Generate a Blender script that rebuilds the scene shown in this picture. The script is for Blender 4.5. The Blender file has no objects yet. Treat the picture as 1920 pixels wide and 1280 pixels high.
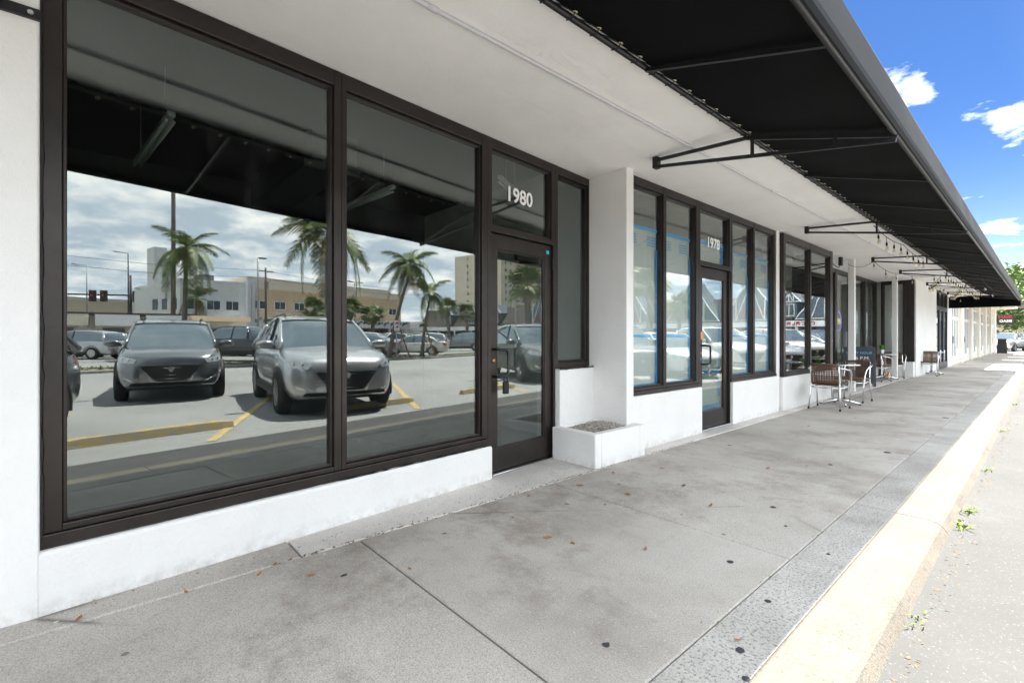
import bpy, bmesh, math, random
from mathutils import Vector, Matrix
R = math.radians
rnd = random.Random(7)
scene = bpy.context.scene
COL = scene.collection

# ---------------------------------------------------------------- camera
cam_d = bpy.data.cameras.new('camera')
cam = bpy.data.objects.new('camera', cam_d)
COL.objects.link(cam)
cam_d.sensor_width = 36.0
cam_d.lens = 888.0 / 1920.0 * 36.0
cam_d.shift_y = -8.0 / 1920.0
cam_d.clip_start = 0.05
cam_d.clip_end = 3000
cam.location = (0, 0, 1.2)
cam.rotation_euler = (R(90), 0, R(48.45))
scene.camera = cam

# ---------------------------------------------------------------- sky and sun
SUN = Vector((0.02, 0.40, 0.915)).normalized()          # towards the sun
world = bpy.data.worlds.new('World')
scene.world = world
world.use_nodes = True
nt = world.node_tree
nt.nodes.clear()
def wn(t, **k):
    n = nt.nodes.new(t)
    for a, b in k.items():
        setattr(n, a, b)
    return n
wo = wn('ShaderNodeOutputWorld')
bg = wn('ShaderNodeBackground')
bg.inputs['Strength'].default_value = 0.05
CLOUD = 22.0
nt.links.new(bg.outputs[0], wo.inputs[0])
sky = wn('ShaderNodeTexSky', sky_type='NISHITA')
sky.sun_disc = False
sky.sun_elevation = math.asin(SUN.z)
sky.sun_rotation = math.atan2(SUN.x, SUN.y)
sky.air_density = 1.0
sky.dust_density = 0.3
sky.ozone_density = 2.0
tc = wn('ShaderNodeTexCoord')
sep = wn('ShaderNodeSeparateXYZ')
nt.links.new(tc.outputs['Generated'], sep.inputs[0])
def wm(op, a, b=None, clamp=False):
    n = wn('ShaderNodeMath', operation=op)
    n.use_clamp = clamp
    for i, v in enumerate((a, b)):
        if v is None:
            continue
        if isinstance(v, (int, float)):
            n.inputs[i].default_value = v
        else:
            nt.links.new(v, n.inputs[i])
    return n.outputs[0]
zc = wm('MAXIMUM', sep.outputs[2], 0.0)
den = wm('ADD', zc, 0.16)
cx = wm('DIVIDE', sep.outputs[0], den)
cy = wm('DIVIDE', sep.outputs[1], den)
comb = wn('ShaderNodeCombineXYZ')
nt.links.new(cx, comb.inputs[0]); nt.links.new(cy, comb.inputs[1])
comb.inputs[2].default_value = 3.7
n1 = wn('ShaderNodeTexNoise'); n1.inputs['Scale'].default_value = 2.7
n1.inputs['Detail'].default_value = 9; n1.inputs['Roughness'].default_value = 0.58
nt.links.new(comb.outputs[0], n1.inputs['Vector'])
# broken cloud: thick and bright over the lot side (as the windows show it), opening to blue along the street
az = wm('DIVIDE', wm('ADD', wm('MULTIPLY', sep.outputs[0], 0.75), wm('MULTIPLY', sep.outputs[1], -0.66)),
        wm('MAXIMUM', wm('SQRT', wm('ADD', wm('MULTIPLY', sep.outputs[0], sep.outputs[0]), wm('MULTIPLY', sep.outputs[1], sep.outputs[1]))), 0.001))
mr = wn('ShaderNodeMapRange', interpolation_type='SMOOTHSTEP')
mr.inputs['From Min'].default_value = -0.72; mr.inputs['From Max'].default_value = 0.15
mr.inputs['To Min'].default_value = 0.0; mr.inputs['To Max'].default_value = 1.0
nt.links.new(az, mr.inputs['Value'])
cover = wm('SUBTRACT', 0.555, wm('MULTIPLY', mr.outputs[0], 0.115))
dens = wm('MULTIPLY', wm('SUBTRACT', n1.outputs['Fac'], cover), 4.6, True)
n2 = wn('ShaderNodeTexNoise'); n2.inputs['Scale'].default_value = 2.1
n2.inputs['Detail'].default_value = 6
nt.links.new(comb.outputs[0], n2.inputs['Vector'])
crp = wn('ShaderNodeValToRGB')
crp.color_ramp.elements[0].position = 0.32; crp.color_ramp.elements[0].color = (CLOUD * .88, CLOUD * .87, CLOUD * .86, 1)
crp.color_ramp.elements[1].position = 0.66; crp.color_ramp.elements[1].color = (CLOUD * 1.03, CLOUD * .99, CLOUD * .94, 1)
nt.links.new(n2.outputs['Fac'], crp.inputs[0])
tint = wn('ShaderNodeMix', data_type='RGBA', blend_type='MULTIPLY')
tint.inputs[0].default_value = 1.0
nt.links.new(sky.outputs[0], tint.inputs[6]); tint.inputs[7].default_value = (0.215, 0.345, 0.54, 1)
hazef = wm('MAXIMUM', wm('MULTIPLY', wm('POWER', wm('SUBTRACT', 1.0, zc), 13.0), 0.9), wm('MULTIPLY', mr.outputs[0], 0.8))
mixh = wn('ShaderNodeMix', data_type='RGBA')
nt.links.new(hazef, mixh.inputs[0])
nt.links.new(tint.outputs[2], mixh.inputs[6])
mixh.inputs[7].default_value = (CLOUD * .52, CLOUD * .60, CLOUD * .67, 1)
mixc = wn('ShaderNodeMix', data_type='RGBA')
nt.links.new(wm('MULTIPLY', dens, 0.95), mixc.inputs[0])
nt.links.new(mixh.outputs[2], mixc.inputs[6])
nt.links.new(crp.outputs[0], mixc.inputs[7])
nt.links.new(mixc.outputs[2], bg.inputs[0])

sun_d = bpy.data.lights.new('sun', 'SUN')
sun_d.energy = 4.6
sun_d.angle = R(0.5)
sun_d.color = (1.0, 0.955, 0.88)
sun_o = bpy.data.objects.new('sun', sun_d)
COL.objects.link(sun_o)
sun_o.rotation_euler = (-SUN).to_track_quat('-Z', 'Y').to_euler()
sun_o.location = (0, 0, 30)

scene.view_settings.view_transform = 'Standard'
scene.view_settings.look = 'None'
scene.view_settings.gamma = 1
scene.view_settings.use_curve_mapping = False
scene.view_settings.exposure = 2.5
cy_ = scene.cycles
cy_.use_denoising = True
cy_.max_bounces = 12
cy_.diffuse_bounces = 8
cy_.glossy_bounces = 5
cy_.transmission_bounces = 6
cy_.transparent_max_bounces = 16
cy_.sample_clamp_indirect = 6.0
cy_.caustics_reflective = False
cy_.caustics_refractive = False

# ---------------------------------------------------------------- materials
def P(col, rough=0.6, metal=0.0, name=None, var=0.0, vscale=3.0, bump=0.0, bscale=40.0, spec=0.5,
      col2=None, coat=0.0, emit=None, estr=0.0, obj=False, sheen=0.0):
    m = bpy.data.materials.new(name or 'material')
    m.use_nodes = True
    t = m.node_tree
    b = t.nodes['Principled BSDF']
    b.inputs['Base Color'].default_value = (*col, 1)
    b.inputs['Roughness'].default_value = rough
    b.inputs['Metallic'].default_value = metal
    b.inputs['Specular IOR Level'].default_value = spec
    if coat:
        b.inputs['Coat Weight'].default_value = coat
        b.inputs['Coat Roughness'].default_value = 0.05
    if sheen:
        b.inputs['Sheen Weight'].default_value = sheen
    if emit:
        b.inputs['Emission Color'].default_value = (*emit, 1)
        b.inputs['Emission Strength'].default_value = estr
    src = None
    if var or bump:
        if obj:
            src = t.nodes.new('ShaderNodeTexCoord').outputs['Object']
        else:
            src = t.nodes.new('ShaderNodeNewGeometry').outputs['Position']
    if var:
        n = t.nodes.new('ShaderNodeTexNoise')
        n.inputs['Scale'].default_value = vscale
        n.inputs['Detail'].default_value = 6
        n.inputs['Roughness'].default_value = 0.65
        t.links.new(src, n.inputs['Vector'])
        r = t.nodes.new('ShaderNodeValToRGB')
        c2 = col2 or tuple(c * (1 - var) for c in col)
        r.color_ramp.elements[0].position = 0.36
        r.color_ramp.elements[0].color = (*c2, 1)
        r.color_ramp.elements[1].position = 0.62
        r.color_ramp.elements[1].color = (*col, 1)
        t.links.new(n.outputs['Fac'], r.inputs[0])
        t.links.new(r.outputs[0], b.inputs['Base Color'])
    if bump:
        n = t.nodes.new('ShaderNodeTexNoise')
        n.inputs['Scale'].default_value = bscale
        n.inputs['Detail'].default_value = 4
        t.links.new(src, n.inputs['Vector'])
        bn = t.nodes.new('ShaderNodeBump')
        bn.inputs['Strength'].default_value = bump
        bn.inputs['Distance'].default_value = 0.01
        t.links.new(n.outputs['Fac'], bn.inputs['Height'])
        t.links.new(bn.outputs[0], b.inputs['Normal'])
    return m

class NT:
    """small node helper for the richer materials"""
    def __init__(s, name):
        s.m = bpy.data.materials.new(name); s.m.use_nodes = True
        s.t = s.m.node_tree; s.b = s.t.nodes['Principled BSDF']
        s.pos = s.t.nodes.new('ShaderNodeNewGeometry').outputs['Position']
    def l(s, a, b): s.t.links.new(a, b)
    def noise(s, scale, detail=5, rough=0.6, stretch=None, off=(0, 0, 0)):
        src = s.pos
        if stretch or off != (0, 0, 0):
            mp = s.t.nodes.new('ShaderNodeMapping')
            mp.inputs['Scale'].default_value = stretch or (1, 1, 1)
            mp.inputs['Location'].default_value = off
            s.l(src, mp.inputs[0]); src = mp.outputs[0]
        n = s.t.nodes.new('ShaderNodeTexNoise')
        n.inputs['Scale'].default_value = scale; n.inputs['Detail'].default_value = detail
        n.inputs['Roughness'].default_value = rough
        s.l(src, n.inputs['Vector']); return n.outputs['Fac']
    def voro(s, scale, feature='F1', rand=1.0):
        n = s.t.nodes.new('ShaderNodeTexVoronoi'); n.feature = feature
        n.inputs['Scale'].default_value = scale; n.inputs['Randomness'].default_value = rand
        s.l(s.pos, n.inputs['Vector']); return n
    def ramp(s, fac, stops):
        r = s.t.nodes.new('ShaderNodeValToRGB'); e = r.color_ramp.elements
        while len(e) < len(stops): e.new(0.5)
        for q, (p, c) in zip(e, stops):
            q.position = p; q.color = (*c, 1) if not isinstance(c, (int, float)) else (c, c, c, 1)
        s.l(fac, r.inputs[0]); return r.outputs[0]
    def mix(s, fac, a, b, mode='MIX'):
        n = s.t.nodes.new('ShaderNodeMix'); n.data_type = 'RGBA'; n.blend_type = mode
        for i, v in ((0, fac), (6, a), (7, b)):
            if isinstance(v, (int, float)): n.inputs[i].default_value = v if i == 0 else (v, v, v, 1)
            elif isinstance(v, tuple): n.inputs[i].default_value = (*v, 1)
            else: s.l(v, n.inputs[i])
        return n.outputs[2]
    def math(s, op, a, b=0.0, clamp=False):
        n = s.t.nodes.new('ShaderNodeMath'); n.operation = op; n.use_clamp = clamp
        for i, v in enumerate((a, b)):
            if isinstance(v, (int, float)): n.inputs[i].default_value = v
            else: s.l(v, n.inputs[i])
        return n.outputs[0]
    def xyz(s):
        n = s.t.nodes.new('ShaderNodeSeparateXYZ'); s.l(s.pos, n.inputs[0]); return n.outputs
    def done(s, col, rough=0.8, height=None, bstr=0.4, dist=0.01, spec=0.4):
        if isinstance(col, tuple): s.b.inputs['Base Color'].default_value = (*col, 1)
        else: s.l(col, s.b.inputs['Base Color'])
        if isinstance(rough, (int, float)): s.b.inputs['Roughness'].default_value = rough
        else: s.l(rough, s.b.inputs['Roughness'])
        s.b.inputs['Specular IOR Level'].default_value = spec
        if height is not None:
            bn = s.t.nodes.new('ShaderNodeBump'); bn.inputs['Strength'].default_value = bstr
            bn.inputs['Distance'].default_value = dist
            s.l(height, bn.inputs['Height']); s.l(bn.outputs[0], s.b.inputs['Normal'])
        return s.m

def concrete_walk():
    n = NT('sidewalk_concrete')
    big = n.noise(0.9, 6, 0.62)
    base = n.ramp(big, [(0.30, (0.31, 0.277, 0.245)), (0.5, (0.445, 0.413, 0.373)), (0.72, (0.54, 0.507, 0.465))])
    st = n.noise(0.75, 10, 0.80, off=(4.3, 2.1, 0))
    stain = n.ramp(st, [(0.50, 0.0), (0.64, 0.8)])
    base = n.mix(stain, base, (0.225, 0.185, 0.152))
    br = n.noise(2.7, 6, 0.7, off=(9, 3, 0))
    base = n.mix(n.ramp(br, [(0.58, 0.0), (0.75, 0.5)]), base, (0.50, 0.49, 0.47))
    # tread dirt dragged along the walk
    dr = n.noise(3.2, 9, 0.82, stretch=(2.2, 0.5, 1), off=(1, 7, 0))
    base = n.mix(n.ramp(dr, [(0.57, 0.0), (0.74, 0.4)]), base, (0.22, 0.195, 0.17))
    sp = n.noise(150, 3, 0.8)
    base = n.mix(n.ramp(sp, [(0.40, 0.55), (0.52, 0.0)]), base, (0.15, 0.14, 0.13))
    sp2 = n.noise(95, 2, 0.6, off=(5, 5, 5))
    base = n.mix(n.ramp(sp2, [(0.64, 0.0), (0.72, 0.75)]), base, (0.64, 0.63, 0.60))
    ce = n.voro(0.42, 'DISTANCE_TO_EDGE')
    ck = n.math('MULTIPLY', n.ramp(ce.outputs['Distance'], [(0.0018, 1.0), (0.0042, 0.0)]), n.ramp(n.noise(0.8, 3, off=(3, 8, 0)), [(0.54, 0.0), (0.60, 0.8)]))
    base = n.mix(ck, base, (0.10, 0.09, 0.08))
    v2 = n.voro(6.5)
    drip = n.math('MULTIPLY', n.ramp(v2.outputs['Distance'], [(0.035, 0.8), (0.07, 0.0)]), n.ramp(n.noise(1.9, 2, off=(2, 2, 0)), [(0.54, 0.0), (0.60, 1.0)]))
    base = n.mix(drip, base, (0.60, 0.59, 0.57))
    gr = n.noise(34, 6, 0.8, off=(8, 1, 0))
    base = n.mix(n.ramp(gr, [(0.56, 0.0), (0.72, 0.45)]), base, (0.19, 0.17, 0.15))
    v = n.voro(2.6)
    spot = n.ramp(v.outputs['Distance'], [(0.028, 0.8), (0.042, 0.0)])
    base = n.mix(spot, base, (0.13, 0.125, 0.12))
    h = n.math('ADD', n.math('MULTIPLY', n.noise(180, 3), 0.6), n.math('MULTIPLY', big, 0.8))
    return n.done(base, 0.82, h, 0.28, 0.006)
def curb_concrete(paint=False):
    n = NT('curb_concrete_painted_sundim' if paint else 'curb_concrete')
    big = n.noise(1.3, 6, 0.65, off=(2, 0, 0))
    base = n.ramp(big, [(0.32, (0.33, 0.308, 0.28)), (0.6, (0.50, 0.475, 0.44))])
    pit = n.noise(75, 4, 0.75)
    base = n.mix(n.ramp(pit, [(0.36, 0.85), (0.5, 0.0)]), base, (0.10, 0.10, 0.10))
    dark = n.noise(6, 6, 0.75)
    base = n.mix(n.ramp(dark, [(0.56, 0.0), (0.72, 0.4)]), base, (0.22, 0.21, 0.20))
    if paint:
        base = n.mix(1.0, base, (0.30, 0.285, 0.26), 'MULTIPLY')  # base darkened to offset direct sun; worn paint mixed over it below
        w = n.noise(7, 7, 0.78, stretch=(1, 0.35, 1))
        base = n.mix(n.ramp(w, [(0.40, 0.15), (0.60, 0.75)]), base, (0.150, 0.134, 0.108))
    h = n.math('ADD', n.math('MULTIPLY', pit, 1.2), n.math('MULTIPLY', n.noise(160, 3), 0.6))
    return n.done(base, 0.9, h, 0.6, 0.008)
def terrazzo():
    n = NT('threshold_terrazzo')
    big = n.noise(2.0, 6, 0.6)
    base = n.ramp(big, [(0.3, (0.56, 0.53, 0.50)), (0.65, (0.68, 0.65, 0.61))])
    base = n.mix(n.ramp(n.noise(120, 2), [(0.62, 0.0), (0.70, 0.7)]), base, (0.36, 0.21, 0.15))
    base = n.mix(n.ramp(n.noise(90, 2, off=(3, 3, 0)), [(0.33, 0.7), (0.42, 0.0)]), base, (0.2, 0.19, 0.18))
    base = n.mix(n.ramp(n.noise(1.7, 6, 0.7, off=(6, 0, 0)), [(0.55, 0.0), (0.7, 0.5)]), base, (0.33, 0.30, 0.27))
    yv = n.xyz()[1]
    old = n.math('MULTIPLY', n.ramp(n.math('MULTIPLY', n.math('ADD', yv, n.math('MULTIPLY', n.noise(2.5, 4, off=(1, 1, 0)), 1.6)), 0.25), [(0.30, 1.0), (0.62, 0.0)]), 0.9)
    base = n.mix(old, base, (0.36, 0.34, 0.315))
    return n.done(base, 0.6, n.noise(200, 2), 0.15, 0.004)
def asphalt(name='lot_asphalt', k=1.75):
    n = NT(name)
    big = n.noise(0.35, 7, 0.65)
    base = n.ramp(big, [(0.3, tuple(k * q for q in (0.15, 0.15, 0.147))), (0.7, tuple(k * q for q in (0.23, 0.228, 0.222)))])
    base = n.mix(n.ramp(n.noise(1.4, 6, 0.75), [(0.55, 0.0), (0.75, 0.5)]), base, (0.10, 0.10, 0.10))
    base = n.mix(n.ramp(n.noise(120, 3, 0.8), [(0.40, 0.6), (0.55, 0.0)]), base, (0.07, 0.07, 0.07))
    base = n.mix(n.ramp(n.noise(90, 2, 0.6, off=(7, 1, 0)), [(0.62, 0.0), (0.72, 0.7)]), base, tuple(min(.5, .30 * k + .06) for _ in range(3)))
    return n.done(base, 0.9, n.noise(140, 3), 0.5, 0.006)
def stucco(name, col, dirt=0.35):
    n = NT(name)
    z = n.xyz()[2]
    base = n.mix(n.ramp(n.noise(1.1, 6, 0.65), [(0.35, 1.0), (0.65, 0.0)]), col, tuple(c * 0.93 for c in col))
    sc = n.noise(9, 7, 0.8)
    base = n.mix(n.ramp(sc, [(0.62, 0.0), (0.74, dirt)]), base, tuple(c * 0.66 for c in col))
    st_ = n.noise(16, 5, 0.7, stretch=(1, 1, 0.12))
    base = n.mix(n.ramp(st_, [(0.60, 0.0), (0.76, dirt * .5)]), base, tuple(c * 0.75 for c in col))
    # splash marks near the pavement, broken up
    low = n.math('MULTIPLY', n.ramp(z, [(0.0, 0.6), (0.09, 0.0)]), n.ramp(n.noise(14, 6, 0.7), [(0.42, 0.0), (0.62, 1.0)]))
    base = n.mix(low, base, (0.42, 0.40, 0.37))
    h = n.math('ADD', n.math('MULTIPLY', n.noise(5, 5, 0.6), 1.0), n.math('MULTIPLY', n.noise(60, 4), 0.35))
    return n.done(base, 0.72, h, 0.5, 0.02)
def glass_mat(name, tint, base_fac, rough=0.0, wavy=0.0):
    m = bpy.data.materials.new(name); m.use_nodes = True
    t = m.node_tree; t.nodes.clear()
    o = t.nodes.new('ShaderNodeOutputMaterial'); mx = t.nodes.new('ShaderNodeMixShader')
    tr = t.nodes.new('ShaderNodeBsdfTransparent'); gl = t.nodes.new('ShaderNodeBsdfGlossy')
    tr.inputs[0].default_value = (*tint, 1)
    gl.inputs['Roughness'].default_value = rough
    gl.inputs['Color'].default_value = (0.93, 0.97, 0.97, 1)
    ge = t.nodes.new('ShaderNodeNewGeometry')               # Schlick term, the same from both sides of the thin pane
    dt = t.nodes.new('ShaderNodeVectorMath'); dt.operation = 'DOT_PRODUCT'
    t.links.new(ge.outputs['Normal'], dt.inputs[0]); t.links.new(ge.outputs['Incoming'], dt.inputs[1])
    def mm(op, a, b=0.0, cl=False):
        q = t.nodes.new('ShaderNodeMath'); q.operation = op; q.use_clamp = cl
        for i, v in enumerate((a, b)):
            if isinstance(v, (int, float)): q.inputs[i].default_value = v
            else: t.links.new(v, q.inputs[i])
        return q.outputs[0]
    sch = mm('MULTIPLY', mm('POWER', mm('SUBTRACT', 1.0, mm('ABSOLUTE', dt.outputs['Value']), True), 5.0), 0.9)
    t.links.new(mm('ADD', sch, 0.035 + base_fac, True), mx.inputs[0])
    if wavy:
        dn = t.nodes.new('ShaderNodeTexNoise'); dn.inputs['Scale'].default_value = 2.2; dn.inputs['Detail'].default_value = 8; dn.inputs['Roughness'].default_value = 0.72
        mpn = t.nodes.new('ShaderNodeMapping'); mpn.inputs['Scale'].default_value = (1, 1, 0.55); mpn.inputs['Rotation'].default_value = (0.5, 0, 0)
        t.links.new(ge.outputs['Position'], mpn.inputs[0]); t.links.new(mpn.outputs[0], dn.inputs['Vector'])
        dr = t.nodes.new('ShaderNodeMapRange'); dr.inputs['From Min'].default_value = 0.50; dr.inputs['From Max'].default_value = 0.75
        dr.inputs['To Min'].default_value = 0.0005; dr.inputs['To Max'].default_value = 0.022
        t.links.new(dn.outputs['Fac'], dr.inputs['Value'])
        du = t.nodes.new('ShaderNodeBsdfDiffuse'); du.inputs[0].default_value = (0.75, 0.77, 0.78, 1)
        m2 = t.nodes.new('ShaderNodeMixShader'); t.links.new(dr.outputs[0], m2.inputs[0])
        t.links.new(mx.outputs[0], m2.inputs[1]); t.links.new(du.outputs[0], m2.inputs[2])
        nz = t.nodes.new('ShaderNodeTexNoise'); nz.inputs['Scale'].default_value = 1.1; nz.inputs['Detail'].default_value = 1
        t.links.new(ge.outputs['Position'], nz.inputs['Vector'])
        bp = t.nodes.new('ShaderNodeBump'); bp.inputs['Strength'].default_value = wavy; bp.inputs['Distance'].default_value = 0.01
        t.links.new(nz.outputs['Fac'], bp.inputs['Height']); t.links.new(bp.outputs[0], gl.inputs['Normal'])
    t.links.new(tr.outputs[0], mx.inputs[1]); t.links.new(gl.outputs[0], mx.inputs[2])
    t.links.new(m2.outputs[0] if wavy else mx.outputs[0], o.inputs[0])
    return m
def film_mat():
    m = bpy.data.materials.new('plastic_film'); m.use_nodes = True
    t = m.node_tree; t.nodes.clear()
    o = t.nodes.new('ShaderNodeOutputMaterial')
    tr = t.nodes.new('ShaderNodeBsdfTransparent'); tr.inputs[0].default_value = (0.93, 0.97, 0.95, 1)
    df = t.nodes.new('ShaderNodeBsdfDiffuse'); df.inputs[0].default_value = (0.90, 0.95, 0.93, 1)
    tl = t.nodes.new('ShaderNodeBsdfTranslucent'); tl.inputs[0].default_value = (0.86, 0.91, 0.88, 1)
    gl = t.nodes.new('ShaderNodeBsdfGlossy'); gl.inputs['Roughness'].default_value = 0.18
    gl.inputs['Color'].default_value = (0.8, 0.85, 0.85, 1)
    a = t.nodes.new('ShaderNodeMixShader'); a.inputs[0].default_value = 0.25
    t.links.new(df.outputs[0], a.inputs[1]); t.links.new(tl.outputs[0], a.inputs[2])
    b = t.nodes.new('ShaderNodeMixShader'); b.inputs[0].default_value = 0.08
    t.links.new(a.outputs[0], b.inputs[1]); t.links.new(gl.outputs[0], b.inputs[2])
    c = t.nodes.new('ShaderNodeMixShader'); c.inputs[0].default_value = 0.86
    t.links.new(tr.outputs[0], c.inputs[1]); t.links.new(b.outputs[0], c.inputs[2])
    t.links.new(c.outputs[0], o.inputs[0])
    return m
def fabric(name, col, sheen):
    n = NT(name)
    c = n.mix(n.ramp(n.noise(0.8, 6, 0.7, stretch=(1, 0.6, 3)), [(0.4, 0.0), (0.7, 0.6)]), col, tuple(q * 1.5 for q in col))
    m = n.done(c, 0.8, n.noise(220, 2), 0.1, 0.003, 0.10)
    n.b.inputs['Sheen Weight'].default_value = sheen
    return m
def leafmat(name, a, b, scale=3.0):
    n = NT(name)
    c = n.mix(n.ramp(n.noise(scale, 3), [(0.35, 0.0), (0.65, 1.0)]), a, b)
    m = n.done(c, 0.5, None, spec=0.4)
    n.b.inputs['Transmission Weight'].default_value = 0.0
    return m

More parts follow.
